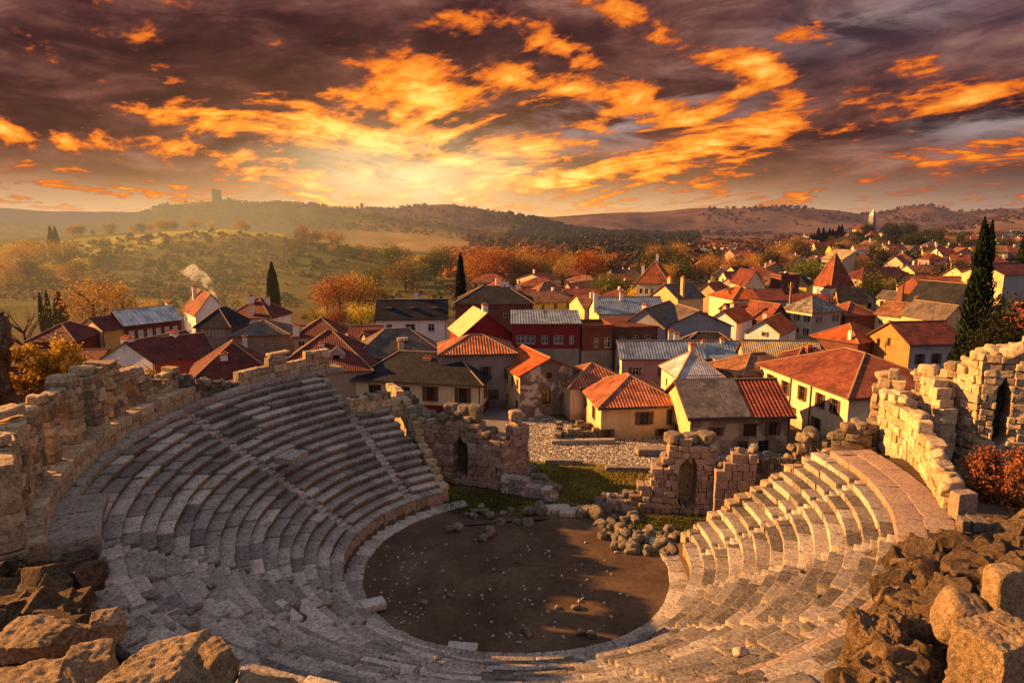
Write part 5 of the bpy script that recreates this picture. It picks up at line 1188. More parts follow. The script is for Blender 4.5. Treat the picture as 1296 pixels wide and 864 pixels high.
HE('long dusky red roof below the narrow white gabled house', (0, 462), (122, 459), 4.6, 7, roof='gable_x', rs=1.4, wm='brown', rm='r_maroon', lod=1)
HE('red-walled house under a dark roof joined to the white front gable house', (200, 455), (268, 447), 5.0, 8, roof='gable_x', rs=2.6, wm='red', rm='r_maroon', lod=1)
HE('brown stone house hidden by brush under the colonnade windows', (292, 424), (365, 422), 4.6, 10, roof='hip', rs=2.0, wm='rubblewall', rm='r_greybrown', lod=1)
HE('brown tiled roof behind the far right end of the rim wall', (470, 440), (520, 436), 5.0, 8, roof='gable_x', rs=2.2, wm='tan', rm='r_maroon', lod=1)

# ------------------------------------------------------------------ the rest of the town, smaller with distance
def clear(x, y, r):
    return all((x-a)**2+(y-b)**2 > (r+c*.9)**2 for a, b, c in ALLH)
WCOL = ['cream', 'palegold', 'ochre', 'white', 'palegold', 'lemon', 'cream', 'tan', 'yellow', 'bluegrey', 'pink']
RCOL = ['r_maroon', 'r_red', 'r_brown', 'r_brown', 'r_maroon', 'r_greybrown', 'r_slate', 'r_maroon', 'r_red']
WN = {'cream': 'cream', 'beige': 'beige', 'ochre': 'ochre', 'white': 'white', 'palegold': 'pale gold', 'lemon': 'lemon-yellow', 'tan': 'tan', 'yellow': 'yellow', 'bluegrey': 'grey', 'pink': 'pinkish'}
RN = {'r_maroon': 'dark maroon', 'r_red': 'red', 'r_orange': 'bright orange', 'r_brown': 'mottled brown', 'r_greybrown': 'grey-brown', 'r_slate': 'slate'}
def scatter_town(n, ur, Dr, group, place, sz=(7, 12), lim=40, zoff=0, hh=(4.2, 7)):
    k = 0; tries = 0
    while k < n and tries < n*lim:
        tries += 1; u = RS.uniform(*ur); D_ = Dr[0]*(Dr[1]/Dr[0])**RS.rand(); x = (u-648)/F*D_*.985; y = D_*.985
        w, d = RS.uniform(*sz), RS.uniform(sz[0]*.8, sz[1]*.85); r = max(w, d)*.5
        if not clear(x, y, r): continue
        wm = WCOL[RS.randint(len(WCOL))]; rm = RCOL[RS.randint(len(RCOL))]; kind = ['gable_x', 'gable_y', 'hip', 'gable_x'][RS.randint(4)]
        z0 = tz(x, y)-.3; H = RS.uniform(*hh); rz = RS.normal()*.35
        wi = {}
        if D_ < 420: wi = {'front': wrow(RS.randint(2, 5), w, H*.62, 1.0, 1.4, 1.5)}
        if D_ < 420 and RS.rand() < .6: wi['left'] = wrow(2, d, H*.62, 1.0, 1.4, 1.5)
        house('small %s-walled house with a %s %s roof %s' % (WN[wm], RN[rm], {'gable_x': 'gabled', 'gable_y': 'front-gabled', 'hip': 'hipped'}[kind], place), (x, y), rz, w, d, z0, z0+H, kind, RS.uniform(1.8, 3.2), wm, rm, wi, group=group, lod=2,
              chim=[(RS.uniform(-.6, .6), RS.uniform(-.3, .3), 3.6, .35)] if RS.rand() < .5 else ())
        k += 1
scatter_town(26, (1020, 1296), (165, 300), 'houses on the lower right slope', 'on the lower right slope', (6, 9.5), hh=(3.6, 5.6))
scatter_town(18, (850, 1030), (165, 330), 'houses in the middle of the town', 'in the middle of the town', (6.5, 10.5), hh=(3.6, 5.6))
scatter_town(20, (620, 800), (175, 300), 'low houses before the autumn trees', 'before the autumn tree belt', (9, 15), hh=(3, 4.6))
scatter_town(52, (1000, 1296), (300, 560), 'houses climbing the far right hill', 'climbing the far right hill', (6.5, 10), hh=(3.5, 6))
scatter_town(30, (860, 1020), (420, 800), 'pale houses in the far valley', 'in the far valley', (8, 15), hh=(4, 6))
# hilltop landmarks
def tower(name, label, cat, c, w, z0, h, mat, ruined=True):
    root = empty(name, (c[0], c[1], z0), 0, label, cat)
    pp = boxp((0, 0, h/2-2), (w/2, w/2, h/2+2))
    if ruined: pp += boxp((-w*.3, 0, h+w*.15), (w*.2, w*.5, w*.15))+boxp((w*.35, 0, h+w*.1), (w*.15, w*.5, w*.1))
    quad_mesh(pp, (M[mat],), root, 'shaft'); quad_mesh(boxp((0, -w/2-.05, h*.6), (w*.12, .1, h*.08)), (M['dark'],), root, 'window')
    return root
p = ray(275, 257); D_ = 1130; x, y = p[0]/p[1]*D_, D_
tower('watchtower', 'lone ruined watchtower on the crest of the hazy middle hill', 'tower', (x, y), 11, tz(x, y)-2, 18, 'rubblewall')
p = ray(458, 262); D_ = 1700; x, y = p[0]/p[1]*D_, D_
tower('monument', 'tiny distant monument on the ridge right of the watchtower hill', 'monument', (x, y), 6, tz(x, y)-2, 14, 'rubblewall', False)
x, y = (1098-648)/F*610, 610.; z = tz(x, y)
ch = house('hilltop chapel with a lit gable and a tall pointed bell tower above the town', (x-9, y), .5, 14, 10, z-1, z+6, 'gable_y', 4, 'palegold', 'r_red', lod=2, name='hilltop_chapel', cat='church')
quad_mesh(boxp((13, 0, 9), (2.2, 2.2, 10)), (M['bluegrey'],), ch, 'bell_tower')
q = boxp((13, 0, 19), (2.2, 2.2, .1))[1]; A = (13, 0, 25); quad_mesh([[q[i], q[(i+1) % 4], A] for i in range(4)], (M['r_metal'],), ch, 'spire')
# poles, aerials
def pole(label, u, v0, v1, z0, D_, r=.09, cat='pole', name='pole', mat='pipe', arm=0):
    d = ray(u, v0); x = d[0]/d[1]*D_; zt = PD(u, v1, D_)[2]
    root = empty(name, (x, D_, z0), 0, label, cat); pp = boxp((0, 0, (zt-z0)/2), (r, r, (zt-z0)/2)); quad_mesh(pp, (M[mat],), root, 'mast')
    if arm: quad_mesh(boxp((arm/2, 0, zt-z0-.2), (abs(arm)/2, r*.6, r*.6)), (M[mat],), root, 'arm')
pole('tall pale chimney pole rising in front of the yellow terrace', 997, 425, 357, 0, 150, .18, mat='cap')
pole('thin grey mast rising from the middle of the town roofs', 1140, 400, 352, 1, 160, .12)
pole('slim aerial pole above the slate roofs near the maroon gable', 617, 390, 378, 4, 118, .05, 'aerial', 'aerial', arm=1.2)
pole('street lamp pole at the edge of the autumn trees', 632, 345, 330, 0, 330, .12, 'street lamp', 'street_lamp', arm=-2)

for i, (u, vt, vb, zb, D_) in enumerate(((520, 436, 449, 6.6, 92), (700, 442, 455, 7.0, 88), (812, 466, 478, 6.2, 80), (930, 470, 481, 6.6, 76), (1120, 432, 446, 8.8, 84), (600, 417, 428, 8.2, 112), (690, 392, 404, 10, 104), (1180, 393, 406, 8.2, 112), (960, 382, 394, 7.2, 138), (880, 374, 386, 8, 150), (1046, 364, 377, 9, 150), (860, 424, 436, 7.6, 112))):
    d_ = ray(u, vb); x = d_[0]/d_[1]*D_; zt = PD(u, vt, D_)[2]; z_ = PD(u, vb+4, D_)[2]
    r = empty('roof_aerial', (x, D_, z_), RS.rand()*3, 'thin television aerial standing on a roof ridge', 'aerial', 'aerials on the town roofs')
    quad_mesh(boxp((0, 0, (zt-z_)/2), (.035, .035, (zt-z_)/2)), (M['pipe'],), r, 'mast')
    pp = []
    for k in range(4): pp += boxp((0, 0, zt-z_-.1-.16*k), (.5-.07*k, .025, .025))
    quad_mesh(pp, (M['pipe'],), r, 'antenna_bars')
# ------------------------------------------------------------------ trees
def leaves(centers, n, size, spread, rs, flat=.0, base_t=.5):
    """n leaf quads gathered round clump centres -> V, F, tint"""
    c = centers[rs.randint(len(centers), size=n)]; t = c[:, 3]
    p = c[:, :3]+rs.normal(size=(n, 3))*spread*c[:, 4:5]
    nrm = rs.normal(size=(n, 3)); nrm /= np.linalg.norm(nrm, axis=1)[:, None]
    a = np.cross(nrm, rs.normal(size=(n, 3))); a /= np.linalg.norm(a, axis=1)[:, None]; b = np.cross(nrm, a)
    s = size*rs.uniform(.6, 1.4, n)[:, None]
    V = np.stack([p-a*s, p-b*s*.55, p+a*s, p+b*s*.55], 1).reshape(-1, 3)
    Fc = np.arange(n*4).reshape(-1, 4)
    tt = np.clip(t+rs.normal(size=n)*.16, 0, 1)
    return V, Fc, np.repeat(tt, 4)
def crown_mesh(name, mat, h, w, seed, n=1400, size=.22, shape='round', nclump=38, trunk_h=.25):
    rs = np.random.RandomState(seed); C = []
    for k in range(nclump):
        if shape == 'round':
            d = rs.normal(size=3); d /= np.linalg.norm(d); r = rs.uniform(.55, 1.0)
            p = d*r*np.array([w/2, w/2, h*(1-trunk_h)/2]); z = h*(trunk_h+(1-trunk_h)/2)+p[2]; q = [p[0], p[1], z]; rr = w*.13
        elif shape == 'cone':
            f = rs.rand(); a = rs.rand()*6.28; rad = w/2*(1-f)**.8*rs.uniform(.5, 1); q = [cos(a)*rad, sin(a)*rad, h*(.08+.9*f)]; rr = w*.12
        elif shape == 'tall':
            f = rs.rand(); a = rs.rand()*6.28; rad = w/2*math.sin(pi*(f*.86+.08))**.6*rs.uniform(.4, 1); q = [cos(a)*rad, sin(a)*rad, h*(trunk_h+(1-trunk_h)*f)]; rr = w*.16
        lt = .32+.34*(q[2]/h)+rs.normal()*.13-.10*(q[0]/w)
        C.append(q+[lt, rr*rs.uniform(.7, 1.3)])
    V, Fc, T = leaves(np.array(C), n, size, 1.0, rs)
    return mesh_from(name, V, Fc, (M[mat],), T)
def trunk_mesh(h, r, seed, limbs=5, spread=.3):
    rs = np.random.RandomState(seed); V = []; Fc = []
    def tube(p, q, r0, r1, k=6):
        p, q = np.array(p), np.array(q); d = (q-p)/np.linalg.norm(q-p); a = np.cross(d, [.3, .9, .1]); a /= np.linalg.norm(a); b = np.cross(d, a); o = len(V)
        for c, r_ in ((p, r0), ((p+q)/2+rs.normal(size=3)*r0*.5, (r0+r1)/2), (q, r1)):
            for i in range(k): V.append(c+(a*cos(6.283*i/k)+b*sin(6.283*i/k))*r_)
        for m in range(2):
            for i in range(k): j = (i+1) % k; Fc.append([o+m*k+i, o+m*k+j, o+(m+1)*k+j, o+(m+1)*k+i])
    tube((0, 0, -.5), (rs.normal()*.1, rs.normal()*.1, h*.55), r, r*.6)
    for i in range(limbs):
        a = rs.rand()*6.28; z = h*rs.uniform(.22, .55); L = h*rs.uniform(.3, .5)
        e = (cos(a)*L*spread*2, sin(a)*L*spread*2, z+L*.8); tube((0, 0, z), e, r*.45, r*.12)
        for s in range(2):
            a2 = a+rs.normal()*.8; tube(np.array([0, 0, z])*.4+np.array(e)*.6+np.array([0, 0, 0]), (e[0]+cos(a2)*L*.4, e[1]+sin(a2)*L*.4, e[2]+L*.35), r*.2, r*.06)
    return mesh_from('trunk', np.array(V), np.array(Fc), (M['bark'],), smooth=True)
PROT = {}
def tree_proto(kind, var):
    key = (kind, var)
    if key in PROT: return PROT[key]
    s = hash_(kind)+var*13
    spec = {'gold': ('goldleaf', 10, 8.6, 'round', 3200, .19), 'yellow': ('yellowleaf', 8, 7.5, 'round', 2400, .2), 'poplar': ('goldleaf', 11, 4.4, 'tall', 1800, .2), 'orange': ('orangeleaf', 9, 8, 'round', 2400, .21),
            'green': ('greenleaf', 8, 8, 'round', 3000, .2), 'olive': ('oliveleaf', 7, 7, 'round', 1500, .24), 'brown': ('brownleaf', 8, 7.5, 'round', 1500, .22), 'dark': ('darkleaf', 9, 6.5, 'round', 1500, .26), 'pine': ('darkleaf', 10, 4.5, 'cone', 900, .28),
            'cypress': ('cypress', 14, 2.6, 'cyp', 0, 0)}[kind]
    mat, h, w, shp, n, sz = spec
    if shp == 'cyp': cr = cypress_mesh(h, w, s)
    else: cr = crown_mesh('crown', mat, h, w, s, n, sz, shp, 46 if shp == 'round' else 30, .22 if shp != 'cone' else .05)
    PROT[key] = (cr, trunk_mesh(h, h*.022+.05, s, 0 if shp in ('cyp', 'cone') else 5), h)
    return PROT[key]
def hash_(s): return sum(ord(c)*(i+3) for i, c in enumerate(s)) % 1000
def cypress_mesh(h, w, seed, n=5200, size=.16):
    rs = np.random.RandomState(seed)
    f = rs.rand(n)**.8; a = rs.rand(n)*6.28
    prof = np.interp(f, [0, .06, .25, .6, .85, 1], [.55, .8, 1, .82, .45, .04])
    lump = 1+.22*vn(np.stack([np.cos(a)*1.6, np.sin(a)*1.6, f*h*.7+seed], -1))
    rad = w/2*prof*lump*rs.uniform(.72, 1.08, n)
    p = np.stack([np.cos(a)*rad, np.sin(a)*rad, .3+f*(h-.3)], -1)
    out = np.stack([np.cos(a)*.55, np.sin(a)*.55, np.full(n, 1.0)], -1)+rs.normal(size=(n, 3))*.3; out /= np.linalg.norm(out, axis=1)[:, None]
    b = np.cross(out, rs.normal(size=(n, 3))); b /= np.linalg.norm(b, axis=1)[:, None]; s = size*rs.uniform(.7, 1.5, n)[:, None]
    V = np.stack([p-out*s, p-b*s*.45, p+out*s*1.3, p+b*s*.45], 1).reshape(-1, 3); Fc = np.arange(4*n).reshape(-1, 4)
    T = np.repeat(np.clip(.35+.5*vn(p*1.1+seed)+rs.normal(size=n)*.15, 0, 1), 4)
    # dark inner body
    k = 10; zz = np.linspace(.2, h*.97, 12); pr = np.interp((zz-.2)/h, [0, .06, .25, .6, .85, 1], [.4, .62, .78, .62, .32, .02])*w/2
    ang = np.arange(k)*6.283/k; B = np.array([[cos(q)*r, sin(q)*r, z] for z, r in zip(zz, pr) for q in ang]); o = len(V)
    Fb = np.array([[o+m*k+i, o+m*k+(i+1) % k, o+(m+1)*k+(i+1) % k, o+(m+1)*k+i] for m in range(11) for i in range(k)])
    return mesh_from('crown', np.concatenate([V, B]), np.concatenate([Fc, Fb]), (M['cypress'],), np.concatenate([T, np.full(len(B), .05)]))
def tree(kind, loc, h, label, cat='tree', group=None, w=1.0, name=None, var=None, leafpart='crown'):
    var = RS.randint(3) if var is None else var
    cr, tr, ph = tree_proto(kind, var); s = h/ph
    root = empty(name or {'cypress': 'cypress_tree', 'pine': 'pine_tree', 'poplar': 'poplar_tree'}.get(kind, 'deciduous_tree'), loc, RS.rand()*6.28, label, cat, group)
    root.scale = (s*w, s*w, s)
    new_obj(leafpart, cr, root)
    if kind != 'cypress' or h > 6: new_obj('trunk', tr, root)
    return root
def tree_px(kind, u, vb, vt, D_, label, **k):
    """tree standing at sight distance D_, base and top rows read from the photo"""
    x = (u-648)/F*D_*.985; y = D_*.985; zg = tz(x, y); zt = PD(u, vt, y)[2]; zb = min(zg, PD(u, vb, y)[2]+1)
    return tree(kind, (x, y, zg), max(2, zt-zg), label, **k)
# the cypresses
tree_px('cypress', 345, 405, 332, 165, 'single tall cypress right of the long white house', w=1.15, var=0)
tree_px('cypress', 583, 402, 320, 165, 'slim tall cypress left of the big dark brick house', w=.85, var=1)
tree_px('cypress', 48, 412, 370, 150, 'leftmost and slimmest of the three small cypresses', w=.75, var=2)
tree_px('cypress', 57, 412, 368, 152, 'middle one of the three small cypresses at far left', w=.8, var=0)
tree_px('cypress', 72, 412, 369, 150, 'broadest of the three small cypresses, pointed and right of the other two', w=1.7, var=1)
tree_px('cypress', 71, 320, 286, 330, 'left half of the close cypress pair on the green hill', w=1.2, var=2)
tree_px('cypress', 77, 320, 286, 330, 'right half of the close cypress pair on the green hill', w=1.2, var=0)
def near_cyp(u, D_, vt, label, w, var):
    x = (u-648)/F*D_*.985; y = D_*.985; zg = min(tz(x, y), 4)-.5; tree('cypress', (x, y, zg), PD(u, vt, y)[2]-zg, label, w=w, var=var, name='cypress_tree')
near_cyp(1240, 74, 287, 'tallest ragged cypress rising behind the niche tower', .72, 0)
near_cyp(1226, 76, 415, 'short bushy cypress leaning at the foot of the tallest one', 1.2, 1)
near_cyp(1237, 190, 275, 'distant thin cypress left of its pair partner on the right skyline', .72, 2)
near_cyp(1247, 192, 279, 'distant thin cypress right of its pair partner on the right skyline', .72, 1)
near_cyp(1290, 185, 296, 'dark cypress cut by the right picture edge', .95, 0)
for i, u in enumerate((1022, 1026, 1031, 1037, 1041, 1045, 1049, 1052, 1056, 1060)):
    x = (u-648)/F*480; tree('cypress', (x, 480, tz(x, 480.)-1), RS.uniform(11, 15), 'dark cypress in the tight row on the slope below the chapel', group='cypress row below the chapel', w=1.4, name='cypress_tree')
# dark bush beside the near cypress
for (u, v, D_, s) in ((1262, 430, 72, 5.5), (1285, 440, 70, 5.0), (1246, 450, 70, 3.6)):
    y = D_*.985; p = PD(u, v, y); tree('dark', (p[0], y, p[2]-s*.75), s*1.5, 'dark dense bush behind the niche tower, %s' % {1262: 'in the middle', 1285: 'at the picture edge', 1246: 'hugging the cypress'}[u], cat='bush', name='evergreen_bush', w=.9)
# autumn trees picked out by the sun
for k, u, vb, vt, D_, w, lb in (('gold', 116, 412, 353, 150, 1.15, 'broad golden tree standing behind the narrow white gabled house'), ('poplar', 153, 405, 361, 152, 1.0, 'slim golden tree just right of the broad golden one'),
                                ('gold', 186, 400, 380, 170, 1.2, 'small round golden tree behind the metal-roofed row'), ('orange', 428, 410, 352, 178, 1.15, 'tall orange tree at the heart of the autumn clump left of the white house'),
                                ('yellow', 452, 392, 349, 185, 1.0, 'lime-yellow tree behind the orange tree in the clump'), ('yellow', 455, 418, 384, 160, 1.25, 'broad yellow-orange tree in front of the autumn clump'), ('orange', 413, 395, 358, 182, 1.0, 'rusty tree on the left flank of the autumn clump'),
                                ('orange', 425, 416, 393, 158, 1.1, 'small rust-coloured tree below the autumn clump'), ('yellow', 398, 412, 390, 165, 1.2, 'small yellow-green tree at the left foot of the autumn clump'), ('brown', 472, 395, 362, 190, 1.2, 'brownish bare-topped tree behind the white house roof'),
                                ('green', 766, 385, 351, 205, 1.25, 'big round green tree between the blue roof and the autumn belt'), ('green', 784, 385, 356, 205, 1.2, 'green tree overlapping the right side of the big round one'), ('yellow', 809, 385, 363, 190, 1.0, 'small bright green-yellow tree beside the old stone shell'),
                                ('brown', 1182, 385, 340, 175, 1.25, 'large russet tree on the right slope beside the dark barn'), ('olive', 1196, 385, 348, 172, 1.1, 'olive tree touching the large russet tree'), ('olive', 1010, 350, 328, 360, 1.5, 'wide olive-brown tree left of the pale apartment block')):
    tree_px(k, u, vb, vt, D_, lb, w=w)
# yellow bush by the arcade
def bush(name, label, cat, blobs, mat, n, size, cen, rs=None, part=None):
    rs = np.random.RandomState(int(abs(cen[0]*7))+3); C = []
    for (x, y, z, r, k) in blobs:
        for i in range(k):
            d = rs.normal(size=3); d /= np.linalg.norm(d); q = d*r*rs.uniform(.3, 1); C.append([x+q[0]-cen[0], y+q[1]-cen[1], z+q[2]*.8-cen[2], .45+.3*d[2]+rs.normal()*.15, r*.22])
    V, Fc, T = leaves(np.array(C), n, size, 1.0, rs); root = empty(name, cen, 0, label, cat)
    new_obj(part or 'foliage', mesh_from('foliage', V, Fc, (M[mat],), T), root)
    st = trunk_mesh(max(2., cen[3] if len(cen) > 3 else 3.5), .1, 5, 6, .5); new_obj('stem', st, root)
    return root
def bl(u, v, Y, r, k): p = PD(u, v, Y); return (p[0], Y, p[2], r, k)
bush('autumn_bush', 'bright yellow bush spreading beside the dark rock behind the arcade', 'bush', [bl(30, 450, 50, 1.0, 8), bl(50, 458, 50, 1.1, 9), bl(78, 450, 51, 1.3, 10), bl(95, 464, 51, 1.1, 9), bl(55, 474, 50, 1.0, 7), bl(28, 484, 49, 1.0, 7), bl(110, 468, 52, .9, 7), bl(78, 470, 51, 1.0, 6)], 'yellowleaf', 6500, .13, tuple(PD(65, 505, 50.5)))
bush('autumn_bush', 'yellow bush between the arcade top and the white front gable', 'bush', [bl(140, 472, 53, .9, 9), bl(156, 476, 53, .8, 7), bl(124, 474, 53, .7, 5)], 'yellowleaf', 2600, .14, tuple(PD(140, 495, 53)))
bush('autumn_bush', 'low yellow bush right of the arcade in front of the red wall', 'bush', [bl(190, 478, 55, .8, 8), bl(205, 483, 55, .9, 8), bl(222, 489, 56, .8, 8), bl(232, 493, 56, .6, 5)], 'yellowleaf', 2600, .13, tuple(PD(208, 505, 55.5)))
bush('dry_ivy', 'rust-coloured dry ivy mound hanging below the niche tower', 'ivy', [bl(1250, 590, 40, 1.3, 12), bl(1275, 600, 39.5, 1.5, 12), bl(1262, 630, 38.5, 1.4, 12), bl(1290, 640, 38, 1.5, 12), bl(1245, 650, 38, 1.1, 10), bl(1300, 585, 40, 1.2, 8), bl(1275, 665, 37, 1.2, 10), bl(1240, 615, 39, 1.0, 8)], 'ivy', 9000, .11, tuple(PD(1265, 690, 38.5)))
# bare tree far left
def bare(label, u, vb, D_, h):
    x = (u-648)/F*D_*.985; y = D_*.985; r = empty('bare_tree', (x, y, tz(x, y)), 0, label, 'tree'); new_obj('trunk', trunk_mesh(h, .25, 77, 12, .42), r)
    V, Fc, T = leaves(np.array([[RS.normal()*h*.25, RS.normal()*h*.25, h*RS.uniform(.5, 1), .2, h*.08] for _ in range(30)]), 900, .07, 1.0, RS); new_obj('crown', mesh_from('twigs', V, Fc, (M['brownleaf'],), T), r)
bare('bare leafless tree in the mist left of the three small cypresses', 22, 430, 115, 11)
# smaller trees one can tell apart, grouped by place
def grove(n, ur, Dr, hr, kinds, label, group, cl=True, wr=(.9, 1.3)):
    k = t = 0
    while k < n and t < n*30:
        t += 1; u = RS.uniform(*ur); D_ = RS.uniform(*Dr); x = (u-648)/F*D_*.985; y = D_*.985
        if cl and not clear(x, y, 2.5): continue
        kd = kinds[RS.randint(len(kinds))]; tree(kd, (x, y, tz(x, y)-.2), RS.uniform(*hr), label.replace('*', {'gold': 'golden', 'yellow': 'yellow', 'orange': 'orange', 'green': 'green', 'olive': 'olive-green', 'brown': 'brown', 'dark': 'dark green', 'pine': 'dark pointed', 'poplar': 'slim golden', 'cypress': 'cypress'}[kd]), group=group, w=RS.uniform(*wr)); k += 1
grove(44, (590, 750), (275, 345), (9, 14), ['gold', 'yellow', 'orange', 'orange', 'brown'], '* tree in the autumn belt beyond the town roofs', 'autumn belt beyond the town')
grove(12, (470, 600), (230, 330), (8, 13), ['olive', 'yellow', 'brown', 'green'], '* tree on the hill foot behind the white house', 'trees behind the white three-storey house')
grove(42, (820, 1010), (270, 480), (8, 13), ['orange', 'brown', 'olive', 'gold', 'dark'], '* tree among the houses of the middle valley', 'trees of the middle valley')
grove(54, (1000, 1296), (170, 480), (5, 9), ['olive', 'brown', 'dark', 'green', 'gold'], '* garden tree between houses of the right slope', 'garden trees of the right slope')
grove(20, (0, 110), (255, 330), (6, 11), ['yellow', 'gold', 'olive', 'brown'], '* tree on the misty slope at far left', 'trees on the misty slope')
grove(22, (90, 330), (395, 420), (3.5, 7), ['yellow', 'brown', 'olive', 'orange'], '* tree on the crest of the green hill', 'trees along the green hill crest', False)
grove(30, (380, 560), (330, 410), (4, 8), ['olive', 'yellow', 'brown', 'orange'], '* tree along the falling ridge of the green hill', 'trees along the falling ridge', False)
grove(14, (200, 370), (150, 170), (3, 5), ['brown', 'olive'], '* garden shrub among the red roofs at left', 'garden shrubs at left')
grove(10, (1085, 1150), (520, 600), (9, 13), ['dark'], '* tree massed on the hilltop right of the chapel', 'dark trees right of the chapel', False)
grove(24, (1125, 1185), (380, 470), (8, 11), ['dark', 'pine'], '* tree of the small dark wood above the right slope', 'small dark wood above the right slope', False, (1.2, 1.6))
# woods that read as one mass
def wood(name, label, pts, mat, size, seed, per=60):
    """leafy masses; pts = (x, y, z, radius)"""
    rs = np.random.RandomState(seed); Vs = []; Ts = []
    for (x, y, z, r) in pts:
        q = rs.normal(size=(per, 3)); q /= np.linalg.norm(q, axis=1)[:, None]; q[:, 2] = np.abs(q[:, 2])*1.3-.2
        p = q*r*rs.uniform(.75, 1.1, (per, 1))+np.array([x, y, z+r*.3])
        a = np.cross(q, rs.normal(size=(per, 3))); a /= np.linalg.norm(a, axis=1)[:, None]; nn = q+rs.normal(size=(per, 3))*.5; b = np.cross(nn, a); b /= np.linalg.norm(b, axis=1)[:, None]; s = size*r
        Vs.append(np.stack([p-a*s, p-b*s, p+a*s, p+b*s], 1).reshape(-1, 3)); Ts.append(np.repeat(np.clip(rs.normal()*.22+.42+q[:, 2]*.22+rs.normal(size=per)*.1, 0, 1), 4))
    V = np.concatenate(Vs); me = mesh_from(name, V, np.arange(len(V)).reshape(-1, 4), (M[mat],), np.concatenate(Ts))
    o = new_obj(name, me); tag(o, label, 'woodland', kind='stuff'); return o
def scat(n, ur, Dr, rr, dens=None, seed=1, logd=False):
    rs = np.random.RandomState(seed); o = []; t = 0
    while len(o) < n and t < n*20:
        t += 1; u = rs.uniform(*ur); D_ = rs.uniform(*Dr); 
        if dens is not None and rs.rand() > dens(u, D_): continue
        x = (u-648)/F*D_*.985; y = D_*.985
        if D_ < 500 and not clear(x, y, 1.5): continue
        o.append((x, y, D_))
    Z = terrain(np.array([q[0] for q in o]), np.array([q[1] for q in o]))
    return [(q[0], q[1], z, rs.uniform(*rr)*(1+q[2]/2500.)) for q, z in zip(o, Z)]
patch = lambda sc, th: (lambda u, D_: 1.0 if float(vn(np.array([u*sc, D_*sc*.6, 3.3]))) > th else .12)
wood('hillside_scrub', 'brown and olive scrub covering the shaded face of the left hill', scat(1500, (-30, 600), (220, 372), (.6, 1.3), patch(.02, -.2), 11), 'brownleaf', .34, 1, 16)
wood('hillside_scrub', 'olive bushes dotting the left hill between the brown scrub', scat(220, (120, 620), (220, 375), (.9, 2.0), patch(.025, .0), 12), 'oliveleaf', .32, 2, 30)
wood('dark_forest', 'dark forest mass covering the slope right of the straw field', scat(1500, (640, 880), (900, 1750), (3, 5), lambda u, D_: 1.0 if 640+(D_-900)*.03 < u else .2, 13), 'darkleaf', .32, 3, 40)
wood('dark_forest', 'dark wooded ridge below the town church hill behind the red hipped roof', scat(700, (690, 880), (420, 900), (3, 5), lambda u, D_: 1.0 if u > 700+(900-D_)*.05 else .1, 14), 'darkleaf', .32, 4, 40)
wood('hill_forest', 'hazy woodland on the watchtower hill and the ridge behind it', scat(3200, (0, 720), (850, 1750), (1.5, 2.6), patch(.012, -.15), 15), 'brownleaf', .38, 5, 14)
wood('valley_woods', 'mixed autumn wood filling the valley floor beyond the town', scat(900, (590, 1010), (340, 900), (2.5, 4.5), patch(.03, -.2), 16), 'brownleaf', .3, 6, 44)
wood('valley_woods', 'orange autumn tree mass along the valley behind the town', scat(420, (560, 900), (310, 620), (2.4, 4.2), patch(.035, .0), 17), 'orangeleaf', .3, 7, 44)
wood('slope_greenery', 'hedges and garden greenery between the houses of the right hill', scat(1000, (960, 1300), (190, 620), (1.0, 2.6), None, 18), 'oliveleaf', .28, 8, 40)
wood('slope_greenery', 'dark hedges between the houses of the right hill', scat(420, (1000, 1300), (300, 620), (1.5, 3.2), None, 19), 'darkleaf', .28, 9, 40)
wood('town_weeds', 'weeds and low scrub between the near houses', scat(260, (150, 1200), (100, 215), (.6, 1.4), None, 20), 'oliveleaf', .24, 10, 50)
wood('heath_scrub', 'scattered dark scrub on the far right heath hills', scat(900, (880, 1330), (1300, 2700), (2.2, 4), patch(.02, .1), 21), 'brownleaf', .36, 11, 20)
# grass tufts on the stage and among the stones
def tufts(name, label, pts, n, h, mat):
    rs = np.random.RandomState(4); pts = np.array(pts); c = pts[rs.randint(len(pts), size=n)]; p = c[:, :3]+np.c_[rs.normal(size=(n, 2))*c[:, 3:4], np.zeros(n)]
    a = rs.normal(size=(n, 3))*[1, 1, 0]; a /= np.linalg.norm(a, axis=1)[:, None]; hh = h*rs.uniform(.5, 1.4, n)[:, None]; up = np.array([0, 0, 1.])+rs.normal(size=(n, 3))*.35
    V = np.stack([p-a*.05, p+a*.05, p+a*.02+up*hh, p-a*.02+up*hh], 1).reshape(-1, 3); me = mesh_from(name, V, np.arange(4*n).reshape(-1, 4), (M[mat],), np.repeat(rs.uniform(.3, .95, n), 4))
    tag(new_obj(name, me), label, 'grass', kind='stuff')
gp = [(*P(RS.uniform(670, 845), RS.uniform(590, 636), 0)[:2], .03, .9) for _ in range(120)]
tufts('grass', 'sunlit grass tufts on the stage lawn', gp, 9000, .13, 'drytuft')
gp = [(*P(RS.uniform(565, 660), RS.uniform(622, 648), 0)[:2], .02, .7) for _ in range(50)]+[(*P(RS.uniform(800, 885), RS.uniform(655, 685), 0)[:2], .02, .7) for _ in range(50)]
tufts('grass', 'shaded grass tufts at the foot of the stage ruins', gp, 6000, .14, 'oliveleaf')
